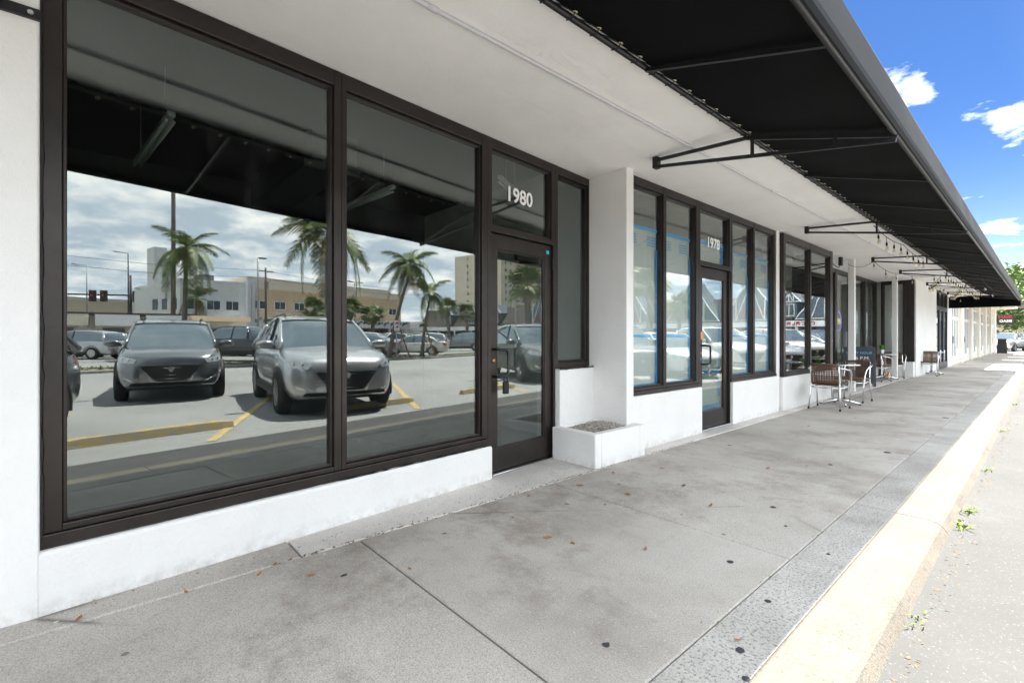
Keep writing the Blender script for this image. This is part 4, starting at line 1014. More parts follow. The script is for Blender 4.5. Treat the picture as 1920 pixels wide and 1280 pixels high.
def inner_table(label, x, y, z=.70):
    t = thing('dining_table', label, 'table', (x, y, 0), 'dining tables inside the cafe')
    m = MB(); m.box(x - .35, x + .3, y - .45, y + .45, z - .03, z); m.build('tabletop', 'fixture', t, bevel=.006)
    m = MB(); m.box(x - .04, x + .04, y - .04, y + .04, .02, z - .03); m.build('pedestal', 'blackmetal', t)
    m = MB(); m.box(x - .25, x + .25, y - .25, y + .25, .007, .03); m.build('base_plate', 'blackmetal', t)
    for s_ in (-1, 1):
        c = thing('dining_chair', 'red brown wooden chair %s the dining table by the cafe window %s pane' % ('near' if s_ < 0 else 'beyond', 'near' if y < 10 else 'far'), 'chair', (x, y + s_ * .7, 0), 'wooden chairs inside the cafe')
        for a in (-.18, .18):
            for b in (-.17, .17):
                mm = MB(); mm.bar((x + a, y + s_ * .7 + b, .007), (x + a, y + s_ * .7 + b, .44 if b * s_ < 0 else .88), .035, .035); mm.build('leg', MAT['redwood'], c)
        mm = MB(); mm.box(x - .2, x + .2, y + s_ * .7 - .2, y + s_ * .7 + .2, .44, .47); mm.build('seat', MAT['redwood'], c)
        mm = MB(); mm.box(x - .18, x + .18, y + s_ * .87 - .012, y + s_ * .87 + .012, .6, .86); mm.build('backrest', MAT['redwood'], c)
MAT['redwood'] = P((0.16, 0.035, 0.02), 0.45, 0, 'red_brown_wood', var=.3, vscale=10)
inner_table('pale dining table inside the near cafe window pane', -3.65, 9.15)
inner_table('pale dining table inside the far cafe window pane', -4.1, 11.8)
m = MB(); m.box(-3.28, -2.965, 8.47, 11.03, .535, .562); m.build('window_ledge', 'fixture', bld, bevel=.004)
flower_pot('white pot of yellow flowers on the cafe window ledge, nearer the camera', (-3.08, 10.20, .563))
flower_pot('white pot of yellow flowers at the far end of the cafe window ledge', (-3.05, 10.93, .563))
flower_pot('small green plant in a white pot on the alcove table', (-3.1, 16.8, .734), False)
t = thing('menu_card', 'white folded menu card on the near cafe dining table', 'menu', (-3.4, 8.95, .7))
m = MB(); m.prism([(-3.45, 8.90), (-3.40, 9.06), (-3.396, 9.058), (-3.42, 8.97), (-3.35, 8.99), (-3.351, 8.985), (-3.44, 8.895)], .701, .90); m.build('card', 'pot', t)
# neon sign inside the alcove glass
t = thing('open_sign', 'neon sign reading OPEN in a violet oval behind alcove glass', 'neon sign', (-3.62, 14.6, 1.5))
m = MB(); m.tube([(-3.62, 14.6 + .33 * math.cos(q), 1.62 + .26 * math.sin(q)) for q in [i * .2618 for i in range(25)]], .014, 6, False); m.build('neon_ring', 'neon', t, True)
text('neon_letters', 'OPEN', .20, 'neony', (-3.62, 14.6, 1.55), (0, 1, 0), (0, 0, 1), t, .006, .004)
# chalkboard A-frame
t = thing('chalkboard_sign', 'tall A-frame chalkboard with coloured chalk writing beside first column', 'chalkboard', (-3.05, 14.2, 0))
ca = R(14)
def CB(u, v, w_):            # u across, v up the panel, w out of the panel (towards -Y)
    c0 = Vector((-3.10, 14.32, 0)); across = Vector((math.cos(ca), math.sin(ca), 0)); out = Vector((math.sin(ca), -math.cos(ca), 0))
    tilt = .20
    return c0 + across * u + out * (w_ + .23 - v * tilt) + Vector((0, 0, 1)) * (v * .98)
m = MB(); m.box(-.27, .27, .12, .92, -.008, .008, CB); m.build('board_panel', 'slate', t)
m = MB(); m.box(-.325, -.27, .0, .98, -.016, .016, CB); m.box(.27, .325, .0, .98, -.016, .016, CB); m.box(-.27, .27, .92, .98, -.015, .015, CB); m.box(-.27, .27, .075, .12, -.015, .015, CB); m.build('frame', 'slateframe', t)
def CB2(u, v, w_):
    p = CB(u, v, 0); c0 = Vector((-3.10, 14.32, 0)); out = Vector((math.sin(ca), -math.cos(ca), 0))
    return c0 + Vector((math.cos(ca), math.sin(ca), 0)) * u + out * (w_ + .03 - .0 - (.23 - .0) * (1 - v) * 1.2 + 0) + Vector((0, 0, 1)) * (v * .98)
m = MB(); m.box(-.325, -.275, 0, .97, -.016, .016, CB2); m.box(.275, .325, 0, .97, -.016, .016, CB2); m.box(-.275, .275, .9, .97, -.014, .014, CB2); m.build('back_frame', 'wood', t)
m = MB(); m.box(-.275, .275, .12, .9, -.006, .006, CB2); m.build('back_panel', 'slate', t)
rt = CB(1, 0, 0) - CB(0, 0, 0); upv = CB(0, 1, 0) - CB(0, 0, 0)
for (s_, u, v, sz, mt) in (('HAPPY HOUR', 0, .80, .085, 'chalkb'), ('4-6 P.M.', .02, .66, .115, 'chalkw')):
    text('chalk_letters', s_, sz, mt, tuple(CB(u, v, .0105)), tuple(rt), tuple(upv), t, .001, .0)
for (v, mt, n_) in ((.575, 'chalkp', 7), (.47, 'chalkg', 6), (.375, 'chalkb', 8), (.22, 'chalkw', 3)):
    m = MB(); pts = []
    for i in range(n_ * 6):
        u = -.2 + .4 * i / (n_ * 6 - 1); pts.append(CB(u, v + .028 * math.sin(i * 1.9 + v * 40) * (.5 + .5 * math.sin(i * .7 + v * 9)), .0105))
    m.tube(pts, .0035, 4); m.build('chalk_scribble', mt, t)
m = MB(); m.tube([CB(.12 + .09 * math.cos(q), .24 + .035 * math.sin(q * 2), .0105) for q in [i * .25 for i in range(26)]], .003, 4); m.build('chalk_scribble', 'chalkp', t)

# ================================================================ the far cream shop row
b2 = thing('far_shop_row', 'cream shop row with white framed glass doors beyond the black awning', 'building', (-2.7, 39, 0))
FC = Frame((-2.62, 0))
m = MB(); m.box(26.08, 53, -3.0, -0.25, 2.75, 4.4, FC); m.build('upper_wall', 'cream', b2)
m = MB(); m.box(26.08, 53.2, -2.9, 1.15, 3.35, 3.6, FC); m.build('canopy', 'cream', b2)
m = MB(); m.box(26.08, 53.0, -8, -2.9, 0, 4.4, FC); m.build('rear_block', 'cream', b2)
nb = 6; bw = 26.4 / nb
for k in range(nb + 1):
    y0 = 26.08 + bw * k
    m = MB(); m.box(y0, y0 + .85, -.4, 0.0, -.02, 3.36, FC); m.build('pier', 'cream', b2, bevel=.01)
for k in range(nb):
    y0 = 26.08 + bw * k + .855; y1 = y0 + bw - .86
    m = MB(); m.box(y0, y1, -.38, -.08, -.02, .14, FC); m.build('plinth', 'cream', b2)
    n_ = 4; wd = (y1 - y0) / n_
    for j in range(n_):
        a = y0 + wd * j
        w = frame_rect('door' if j in (1, 2) else 'window', FC, a, a + wd - .002, .142, 2.05, -.2, -.12, .07, .07, .22 if j in (1, 2) else .5, .07, b2, 'trim')
        pane(FC, a + .06, a + wd - .062, .25, 1.99, -.16, w, 'glass2')
        if j in (1, 2):
            m = MB(); m.box(a + (wd - .14 if j == 1 else .06), a + (wd - .06 if j == 1 else .14), -.12, -.08, .95, 1.25, FC); m.build('push_plate', 'alu', w)
        w = frame_rect('transom_window', FC, a, a + wd - .002, 2.052, 2.748, -.2, -.12, .06, .06, .07, .07, b2, 'trim'); pane(FC, a + .05, a + wd - .052, 2.11, 2.69, -.16, w, 'glass2')
m = MB(); m.box(26.1, 53, -2.89, -2.0, 0.0, 2.75, FC); m.build('dim_interior', P((.18, .17, .15), .8, 0, 'dim_shop_interior', var=.4, vscale=1.2), b2)
for k in range(5):
    yy = 30 + 4.4 * k
    m = MB(); m.lathe([(.09, 0), (.10, -.08), (.05, -.1)], (-2.1, yy, 3.349), 'z', 12); m.build('ceiling_lamp', 'pot', b2, True)
def stripe_awning(label, y0, y1, z0, z1, x1):
    t = thing('striped_awning', label, 'awning', (-1.4, y0, z0), 'grey striped awnings on the far shop row')
    n_ = max(3, int((y1 - y0) / .28)); w_ = (y1 - y0) / n_
    for j in range(n_):
        a = y0 + w_ * j; m = MB()
        m.add([(-1.5, a, z0), (-1.5, a + w_, z0), (x1, a + w_, z1), (x1, a, z1), (x1 + .01, a + w_, z1 - .25), (x1 + .01, a, z1 - .25), (x1 + .006, a + w_ / 2, z1 - .29)], [(0, 1, 2, 3), (3, 2, 4, 6, 5)])
        m.build('canvas_stripe', 'stripe' if j % 2 else 'plate', t)
    m = MB(); m.bar((-1.5, y0 + .05, z1 - .1), (x1, y0 + .05, z1), .03, .03); m.bar((-1.5, y1 - .05, z1 - .1), (x1, y1 - .05, z1), .03, .03); m.build('arm', 'blackmetal', t)
stripe_awning('grey striped awning nearest the black awning end', 32, 37.2, 3.4, 2.75, -.62)
stripe_awning('middle grey striped awning on the far shop row', 37.9, 43.0, 3.4, 2.75, -.62)
stripe_awning('farthest grey striped awning on the cream shop row', 43.6, 49.5, 3.45, 2.6, -.45)
t = thing('hanging_shop_sign', 'black hanging shop sign with HAIR OASIS lettering over the walk', 'sign', (-2.3, 55.5, 2.2))
m = MB(); m.box(-2.66, -1.72, 55.45, 55.55, 2.22, 3.05); m.build('sign_board', 'black', t)
text('sign_letters', 'HAIR', .36, 'red', (-2.2, 55.44, 2.72), (1, 0, 0), (0, 0, 1), t, .004, .005)
text('sign_letters', 'OASIS', .27, 'numeral', (-2.19, 55.44, 2.42), (1, 0, 0), (0, 0, 1), t, .004, .005)
m = MB(); m.bar((-2.6, 55.5, 3.05), (-2.6, 55.5, 3.36), .03, .03); m.bar((-1.8, 55.5, 3.05), (-1.8, 55.5, 3.5), .03, .03); m.build('hanger_rod', 'blackmetal', t)
t = thing('small_awning', 'small black awning under the hanging shop sign', 'awning', (-2.1, 56.2, 1.7))
m = MB(); m.prof([(0, 2.10), (1.15, 1.75), (1.15, 1.52), (1.13, 1.52), (1.13, 1.73), (0, 2.07)], -.0, .9, Frame((-2.75, 55.9))); m.build('canvas', 'canvas', t)
m = MB(); m.bar((-2.7, 56.0, 1.6), (-1.62, 56.0, 1.6), .03, .03); m.build('front_rod', 'blackmetal', t)
t = thing('pavement_sign', 'black A-frame pavement sign at the end of the cream shop row', 'sign board', (-2.2, 51, 0))
for s_ in (-1, 1):
    m = MB(); m.prism([(-2.45, 51.0 + s_ * .28), (-1.95, 51.0 + s_ * .28), (-1.95, 51.03 + s_ * .28), (-2.45, 51.03 + s_ * .28)], 0, .01)
    q = [(-2.47, 51 + s_ * .30, .003), (-1.93, 51 + s_ * .30, .003), (-1.97, 51 + s_ * .04, 1.08), (-2.43, 51 + s_ * .04, 1.08)]
    m = MB(); off = Vector((0, .02 * s_, .004)); m.add([Vector(p) for p in q] + [Vector(p) + off for p in q], [(0, 1, 2, 3), (7, 6, 5, 4), (0, 4, 5, 1), (1, 5, 6, 2), (2, 6, 7, 3), (3, 7, 4, 0)]); m.build('board_panel', 'black' if s_ < 0 else 'wood', t)

# ================================================================ vehicles
def interp(tab, x):
    if x <= tab[0][0]: return tab[0][1]
    for (a, va), (b, vb) in zip(tab, tab[1:]):
        if x <= b:
            u = (x - a) / (b - a); return va + (vb - va) * u
    return tab[-1][1]
PV = [(0, .90), (.12, .965), (.3, 1.0), (.6, .995), (.8, .965), (.92, .92), (1, .85)]
SPEC = {
 'suv': dict(L=4.55, W=.92, wr=.36, wx=(.88, 3.58), zb=.30, clad=True,
    plan=[(0, .56), (.03, .66), (.10, .77), (.22, .87), (.45, .955), (.9, 1), (3.6, 1), (4.2, .965), (4.45, .90), (4.55, .78)],
    top=[(0, .70), (.03, .80), (.10, .885), (.25, .955), (.6, 1.02), (1.25, 1.09), (3.9, 1.10), (4.35, 1.10), (4.50, 1.05), (4.55, .92)],
    gh=[(1.12, 1.08, .80), (1.55, 1.36, .745), (2.0, 1.60, .68), (2.35, 1.665, .655), (3.0, 1.68, .645), (3.7, 1.63, .63), (4.1, 1.55, .63), (4.42, 1.12, .76)], base=(1.09, .80)),
 'sedan': dict(L=4.95, W=.92, wr=.335, wx=(.93, 3.86), zb=.24, clad=False,
    plan=[(0, .56), (.04, .68), (.12, .79), (.28, .89), (.55, .965), (1, 1), (3.9, 1), (4.6, .95), (4.85, .87), (4.95, .75)],
    top=[(0, .58), (.04, .66), (.14, .735), (.4, .81), (.9, .875), (1.45, .93), (3.9, .96), (4.3, .985), (4.75, .985), (4.90, .90), (4.95, .78)],
    gh=[(1.32, .925, .79), (1.8, 1.18, .72), (2.25, 1.37, .64), (2.6, 1.425, .615), (3.1, 1.435, .605), (3.5, 1.385, .61), (4.0, 1.19, .66), (4.45, .98, .74)], base=(.94, .79)),
 'pickup': dict(L=5.75, W=.99, wr=.41, wx=(1.0, 4.55), zb=.42, clad=True,
    plan=[(0, .74), (.03, .82), (.12, .90), (.3, .965), (.7, 1), (5.0, 1), (5.6, .985), (5.75, .93)],
    top=[(0, .95), (.03, 1.08), (.12, 1.17), (.4, 1.21), (1.4, 1.25), (3.7, 1.26), (5.65, 1.27), (5.75, 1.15)],
    gh=[(1.42, 1.245, .84), (1.75, 1.5, .79), (2.05, 1.76, .72), (2.4, 1.86, .69), (3.0, 1.885, .68), (3.5, 1.86, .69), (3.72, 1.78, .71), (3.85, 1.26, .84)], base=(1.25, .85)),
}
def body_hw(sp, x, z):
    zt = interp(sp['top'], x); u = max(0, min(1, (z - sp['zb']) / (zt - sp['zb'])))
    return sp['W'] * interp(sp['plan'], x) * interp(PV, u)
def make_wheel(sp):
    r = sp['wr']
    m = MB(); m.lathe([(r * .62, -.10), (r * .93, -.105), (r, -.075), (r, .075), (r * .93, .105), (r * .62, .10)], (0, 0, 0), 'y', 26); ty = m.mesh('tyre', True); ty.materials.append(MAT['tyre'])
    m = MB(); m.lathe([(r * .66, -.085), (r * .66, -.03), (r * .60, -.02), (r * .60, .08), (r * .66, .085)], (0, 0, 0), 'y', 22)
    rim = m.mesh('rim', True); rim.materials.append(MAT['carblack'])
    m = MB()
    for k in range(10):
        a = 2 * math.pi * (k // 2) / 5 + (.16 if k % 2 else -.16)
        m.bar((r * .12 * math.cos(a), -.088, r * .12 * math.sin(a)), (r * .63 * math.cos(a), -.094, r * .63 * math.sin(a)), .028, .03, (0, 1, 0))
    m.lathe([(r * .18, -.11), (r * .18, -.07)], (0, 0, 0), 'y', 12); m.lathe([(r * .66, -.1), (r * .60, -.1), (r * .60, -.07), (r * .66, -.07)], (0, 0, 0), 'y', 22)
    spk = m.mesh('spokes'); spk.materials.append(MAT['rim'])
    return ty, rim, spk
PROTO = {}
def make_car(kind):
    sp = SPEC[kind]; L, W, zb = sp['L'], sp['W'], sp['zb']
    t = thing(kind if kind != 'suv' else 'sport_utility_car', 'x', 'car')
    xs = sorted(set([0, .015, .03, .06, .1, .16, .22, .3, .4, .5] + [L * i / 30 for i in range(31) if .5 < L * i / 30 < L - .4] + [L - .4, L - .3, L - .2, L - .12, L - .06, L - .02, L]))
    us = [0, .06, .14, .25, .38, .5, .62, .72, .8, .86, .92, .97, 1.0]
    rings = []
    for x in xs:
        zt = interp(sp['top'], x); ring = []
        k0 = max(0, .12 - x) * .9 + max(0, x - (L - .15)) * .5           # front lip rises under the bumper
        for u in us:
            z = zb + k0 + (zt - zb - k0) * u; ring.append((x, sp['W'] * interp(sp['plan'], x) * interp(PV, u), z))
        yt = ring[-1][1]; cr = .035 if x < sp['gh'][0][0] + .1 else .02
        for q in (.8, .55, .28): ring.append((x, yt * q, zt + cr * (1 - q * q)))
        full = ring + [(x, 0, zt + cr)] + [(p[0], -p[1], p[2]) for p in reversed(ring)]
        rings.append(full)
    m = MB(); n = len(rings[0]); vs = [p for r_ in rings for p in r_]
    fs = [(i * n + j, i * n + j + 1, (i + 1) * n + j + 1, (i + 1) * n + j) for i in range(len(rings) - 1) for j in range(n - 1)]
    fs += [tuple(range(n)), tuple((len(rings) - 1) * n + j for j in range(n))]
    fs += [(i * n, (i + 1) * n, (i + 1) * n + n - 1, i * n + n - 1) for i in range(len(rings) - 1)]
    m.add(vs, fs); body = m.build('body', CARPAINT['silver'], t, True)
    # glasshouse: glass shell with roof panel and pillars laid over it
    gh = sp['gh']; bz, bw_ = sp['base']
    def gsec(x): return interp([(a, b) for a, b, c in gh], x), interp([(a, c) for a, b, c in gh], x)
    gx = [gh[0][0] + (gh[-1][0] - gh[0][0]) * i / 22 for i in range(23)]
    m = MB(); rings = []
    for x in gx:
        zt, wt = gsec(x); bb = min(bw_ + .03, W * .9)
        wt = min(wt, bb - .002)
        r_ = [(x, bb, bz - .02)] + [(x, bb + (wt - bb) * q, bz - .02 + (zt - bz + .02) * q) for q in (.33, .66, .92)] + [(x, wt * .96, zt - .004), (x, wt * .6, zt + .014), (x, 0, zt + .02)]
        rings.append(r_ + [(p[0], -p[1], p[2]) for p in reversed(r_[:-1])])
    n = len(rings[0]); m.add([p for r_ in rings for p in r_], [(i * n + j, i * n + j + 1, (i + 1) * n + j + 1, (i + 1) * n + j) for i in range(len(rings) - 1) for j in range(n - 1)])
    glass = m.build('windows', 'carglass', t, True)
    def gp(x, q, off=.006):                                   # point on glasshouse side at height fraction q
        zt, wt = gsec(x); bb = min(bw_ + .03, W * .9); wt = min(wt, bb - .002)
        return Vector((x, bb + (wt - bb) * q + off, bz - .02 + (zt - bz + .02) * q))
    rx0 = gh[2][0] - .02; rx1 = gh[-2][0] + .04
    m = MB(); rr = []
    for i in range(15):
        x = rx0 + (rx1 - rx0) * i / 14; zt, wt = gsec(x)
        h_ = [(x, wt + .012, zt - .055), (x, wt * .97, zt + .008), (x, wt * .6, zt + .026), (x, 0, zt + .032)]; rr.append(h_ + [(a, -b, c) for a, b, c in reversed(h_[:-1])])
    n = len(rr[0]); m.add([p for r_ in rr for p in r_], [(i * n + j, i * n + j + 1, (i + 1) * n + j + 1, (i + 1) * n + j) for i in range(14) for j in range(n - 1)])
    roof = m.build('roof', CARPAINT['silver'], t, True)
    for s_ in (-1, 1):
        S = lambda v: (v.x, v.y * s_, v.z)
        a = MB(); ap = [gp(gh[0][0] + (rx0 + .05 - gh[0][0]) * q, .99, .0) for q in (0, .25, .5, .75, 1)]
        a.tube([S(v) for v in ap], .032, 6); a.build('pillar', CARPAINT['silver'], t, True)
        a = MB(); xb = (sp['wx'][0] + sp['wx'][1]) / 2 + .15
        a.tube([S(gp(xb + .06 * q, q * .97, .002)) for q in (0, .5, 1)], .028, 6); a.build('pillar', 'carblack', t)
        a = MB(); xc = gh[-2][0] - (.05 if kind == 'suv' else -.02)
        a.tube([S(gp(xc + (.25 - .25 * q) * (1 if kind != 'pickup' else .2), q * .97, .0)) for q in (0, .5, 1)], [.09, .08, .06] if kind != 'pickup' else .05, 6); a.build('pillar', CARPAINT['silver'], t, True)
        # mirror
        mx = gh[0][0] + .28; c = Vector((mx, s_ * (W + .10), bz + .06))
        a = MB(); vs_ = []
        a.lathe([(.0, -.14), (.055, -.13), (.085, -.06), (.09, .03), (.075, .11), (.03, .14)], (0, 0, 0), 'y', 10)
        a.v = [(c.x + p[0] * .75, c.y + p[1], c.z + p[2] * .85) for p in a.v]; mi = a.build('mirror', CARPAINT['silver'], t, True)
        b = MB(); b.bar((mx + .02, s_ * (W - .06), bz + .02), (mx + .02, s_ * (W + .02), bz + .04), .05, .05); b.build('mirror_stalk', 'carblack', mi)
        # headlight: wedge wrapped round the corner
        hz = interp(sp['top'], .12) - .06
        hl = MB(); pts = []
        for i in range(7):
            x = .045 + .36 * (i / 6) ** 1.5; zt = interp(sp['top'], x)
            zc_ = hz - .055 + .055 * i / 6 + (.03 if kind != 'pickup' else -.02); hh = (.042 + .018 * i / 6) if i < 6 else .02
            if kind == 'pickup': hh *= 1.8
            for zz in (zc_ - hh, zc_ + hh): pts.append((x - .014, s_ * (body_hw(sp, x, zz) + .008), zz))
        hl.add(pts, [(2 * i, 2 * i + 1, 2 * i + 3, 2 * i + 2) for i in range(6)]); o = hl.build('headlight', 'lamp', t, True)
        ll = MB()
        for i in (2, 4):
            a_, b_ = Vector(pts[2 * i]), Vector(pts[2 * i + 1]); ll.lathe([(.001, -.012), (.03, -.006), (.034, .01)], tuple((a_ + b_) / 2 - Vector((.004, 0, 0))), 'x', 10)
        ll.build('lamp_lens', 'chrome', o, True)
        if kind == 'suv':
            ch = MB(); ch.tube([(-.006, s_ * .30, .40), (.005, s_ * .36, .52), (.03, s_ * .44, .66), (.05, s_ * .56, .735), (.10, s_ * (body_hw(sp, .1, .76) - .0), .765)], .011, 6); ch.build('chrome_strip', 'chrome', t, True)
            fg = MB(); fg.tube([(.02, s_ * .56, .41), (.05, s_ * (body_hw(sp, .06, .42)) , .44), (.16, s_ * (body_hw(sp, .16, .45) + .004), .50)], .012, 5); fg.build('fog_trim', 'chrome', t, True)
        # tail light
        tl = MB(); zt = interp(sp['top'], L - .15) - .14; pts = []
        for i in range(5):
            x = L - .02 - .28 * (i / 4); 
            for zz in (zt - .09 + .03 * i / 4, zt + .07): pts.append((x + .006, s_ * (body_hw(sp, x, zz) + .007), zz))
        tl.add(pts, [(2 * i, 2 * i + 1, 2 * i + 3, 2 * i + 2) for i in range(4)]); tl.build('tail_light', 'taillamp', t, True)
        for dx_ in (xb - .18, xb + .88):                          # door handles and shut lines
            hdl = MB(); hdl.bar((dx_, s_ * (body_hw(sp, dx_, bz - .16) + .012), bz - .16), (dx_ + .2, s_ * (body_hw(sp, dx_ + .2, bz - .16) + .012), bz - .155), .022, .028); hdl.build('door_handle', CARPAINT['silver'], t)
        sl = MB()
        for dx_ in (gh[0][0] + .22, xb + .02, xb + .98):
            sl.tube([(dx_, s_ * (body_hw(sp, dx_, z) + .0005), z) for z in (bz - .04, bz - .2, bz - .4, zb + .16)], .0045, 4)
        sl.build('shut_line', 'carblack', t)
    # nose: grille and lower intake follow the bowed front
    def nose_panel(name, zs, y1, mat, off):
        a = MB(); nn = 12; vs_ = []
        for z in zs:
            for i in range(nn + 1):
                y = -y1[zs.index(z)] + 2 * y1[zs.index(z)] * i / nn
                lo, hi = 0.0, .6
                for _ in range(24):
                    mid = (lo + hi) / 2
                    if body_hw(sp, mid, z) > abs(y) and interp(sp['top'], mid) > z + .005 and (zb + max(0, .12 - mid) * .9) <= z: hi = mid
                    else: lo = mid
                vs_.append((hi - off, y, z))
        a.add(vs_, [(j * (nn + 1) + i, j * (nn + 1) + i + 1, (j + 1) * (nn + 1) + i + 1, (j + 1) * (nn + 1) + i) for j in range(len(zs) - 1) for i in range(nn)])
        return a.build(name, mat, t, True)
    if kind == 'suv':
        for z_, y_ in ((.47, .26), (.54, .33), (.61, .39), (.68, .45)):
            gb = MB(); gb.tube([(.012 + .06 * (q / .5) ** 2 - .02, q, z_) for q in (-y_, -y_ * .5, 0, y_ * .5, y_)], .008, 5); gb.build('grille_bar', 'chrome', t, True)
        nose_panel('grille', [.42, .52, .62, .72], [.24, .34, .42, .50], 'carblack', .012); nose_panel('lower_intake', [.40, .34, .30 + .08], [.62, .66, .66], 'carblack', .009)
    elif kind == 'sedan':
        nose_panel('grille', [.36, .44, .52, .58], [.34, .42, .46, .44], 'carblack', .012); nose_panel('lower_intake', [.36, .30], [.60, .55], 'carblack', .009)
    else:
        nose_panel('grille', [.66, .78, .90, 1.0], [.50, .52, .52, .50], 'carblack', .012); nose_panel('bumper', [.50, .58, .64], [.78, .80, .80], 'chrome', .02)
    em = MB(); em.lathe([(.045, 0), (.045, -.012)], (-.012, 0, interp(sp['top'], .05) - .16), 'x', 14); em.build('badge', 'chrome', t)
    # wheels in dark arches
    ty, rim, spk = make_wheel(sp)
    for wx in sp['wx']:
        for s_ in (-1, 1):
            a = MB(); hw = body_hw(sp, wx, sp['wr'] + .15); seg = 20; r0 = sp['wr'] + .075
            vs_ = []
            for k in range(seg + 1):
                q = -.25 + (math.pi + .5) * k / seg; c, s2 = math.cos(q), math.sin(q)
                for rr_, yy_ in ((sp['wr'] * .5, hw - .09), (sp['wr'] + .03, hw - .04), (sp['wr'] + .032, hw + .010), (r0, hw + .012), (r0 + .004, hw - .05)):
                    vs_.append((wx + rr_ * c, s_ * yy_, sp['wr'] + rr_ * s2))
            a.add(vs_, [(k * 5 + j, k * 5 + j + 1, (k + 1) * 5 + j + 1, (k + 1) * 5 + j) for k in range(seg) for j in range(4)])
            a.box(wx - sp['wr'] * .9, wx + sp['wr'] * .9, s_ * (hw - .085) - .004, s_ * (hw - .085) + .004, zb - .02, sp['wr'] * 1.25)
            a.build('wheel_arch', 'carblack', t, True)
            o = link('wheel', ty, None, t); o.location = (wx, s_ * (hw - .085), sp['wr']); o.rotation_euler.z = 0 if s_ < 0 else math.pi
            for nm_, me_ in (('rim', rim), ('spokes', spk)):
                q = link(nm_, me_, None, o)
    if sp['clad']:
        a = MB()
        for s_ in (-1, 1):
            a.bar((sp['wx'][0] + .4, s_ * (W * .985), zb + .06), (sp['wx'][1] - .4, s_ * (W * .985), zb + .06), .05, .14)
        a.build('side_cladding', 'carblack', t)
    a = MB(); a.box(.35, L - .3, -W * .8, W * .8, zb - .06, zb + .05); a.build('underbody', 'carblack', t)
    if kind == 'pickup':
        a = MB(); a.box(3.95, 5.62, -.80, .80, 1.2, 1.30); a.build('bed_cover', 'carblack', t)
    if kind == 'suv':
        a = MB()
        for s_ in (-1, 1): a.tube([(2.2, s_ * .56, 1.675), (2.3, s_ * .57, 1.725), (3.6, s_ * .56, 1.71), (3.75, s_ * .55, 1.655)], .014, 6)
        a.build('roof_rail', 'carblack', t, True)
        a = MB(); a.bar((1.18, .1, 1.105), (1.35, .62, 1.20), .03, .02); a.bar((1.18, -.45, 1.105), (1.33, .05, 1.20), .03, .02); a.build('wiper', 'carblack', t)
    return t
PAINTED = ('body', 'roof', 'mirror', 'door_handle', 'pillar')
def place_car(kind, paint, loc, rz, label, group=None):
    if kind not in PROTO: PROTO[kind] = make_car(kind); o = PROTO[kind]
    else: o = copy_tree(PROTO[kind])
    o.location = loc; o.rotation_euler.z = rz; o['label'] = label
    if group: o['group'] = group
    for c in CH.get(o.name, []):
        if c.name.split('.')[0] in PAINTED and c.material_slots:
            cur = c.data.materials[0]
            if cur and cur.name.startswith('paint_'):
                c.material_slots[0].link = 'OBJECT'; c.material_slots[0].material = CARPAINT[paint]
    return o
ROW = 'cars parked nose-in along the kerb'
NEAR = [(0, 'suv', 'gunmetal', 'dark grey car pulling in left of the silver car at the mullion'),
        (-1, 'suv', 'gunmetal', 'grey car at the left edge of the 1980 window reflection'),
        (1, 'suv', 'silver', 'silver car reflected across the mullion of the 1980 window'),
        (3, 'suv', 'olive', 'dark grey green car with its driver door standing open'),
        (4, 'sedan', 'white', 'white saloon parked next to the car with the open door'),
        (5, 'suv', 'white', 'white car parked second beyond the open door car'),
        (6, 'sedan', 'silver', 'silver saloon parked third beyond the open door car'),
        (7, 'suv', 'pearl', 'pearl car parked opposite the cafe alcove'),
        (8, 'sedan', 'white', 'white saloon parked opposite the second column'),
        (9, 'suv', 'black', 'black car parked opposite the far blue doors'),
        (10, 'suv', 'white', 'white car parked near the far end of the kerb row'),
        (11, 'sedan', 'white', 'last white saloon at the far end of the kerb row')]
openc = None
for k, kd, pt, lb in NEAR:
    nx, ny = (5.0, 2.7) if k == 0 else (.15, -2.05) if k == -1 else (.95, 3.92) if k == 1 else (.95 + .12 * math.sin(k * 5), .90 + PITCH * k - .1)
    o = place_car(kd, pt, (nx, ny, ROADZ), STALL - (R(16) if k in (0, 1) else 0), lb, ROW)
    if k == 3: openc = o
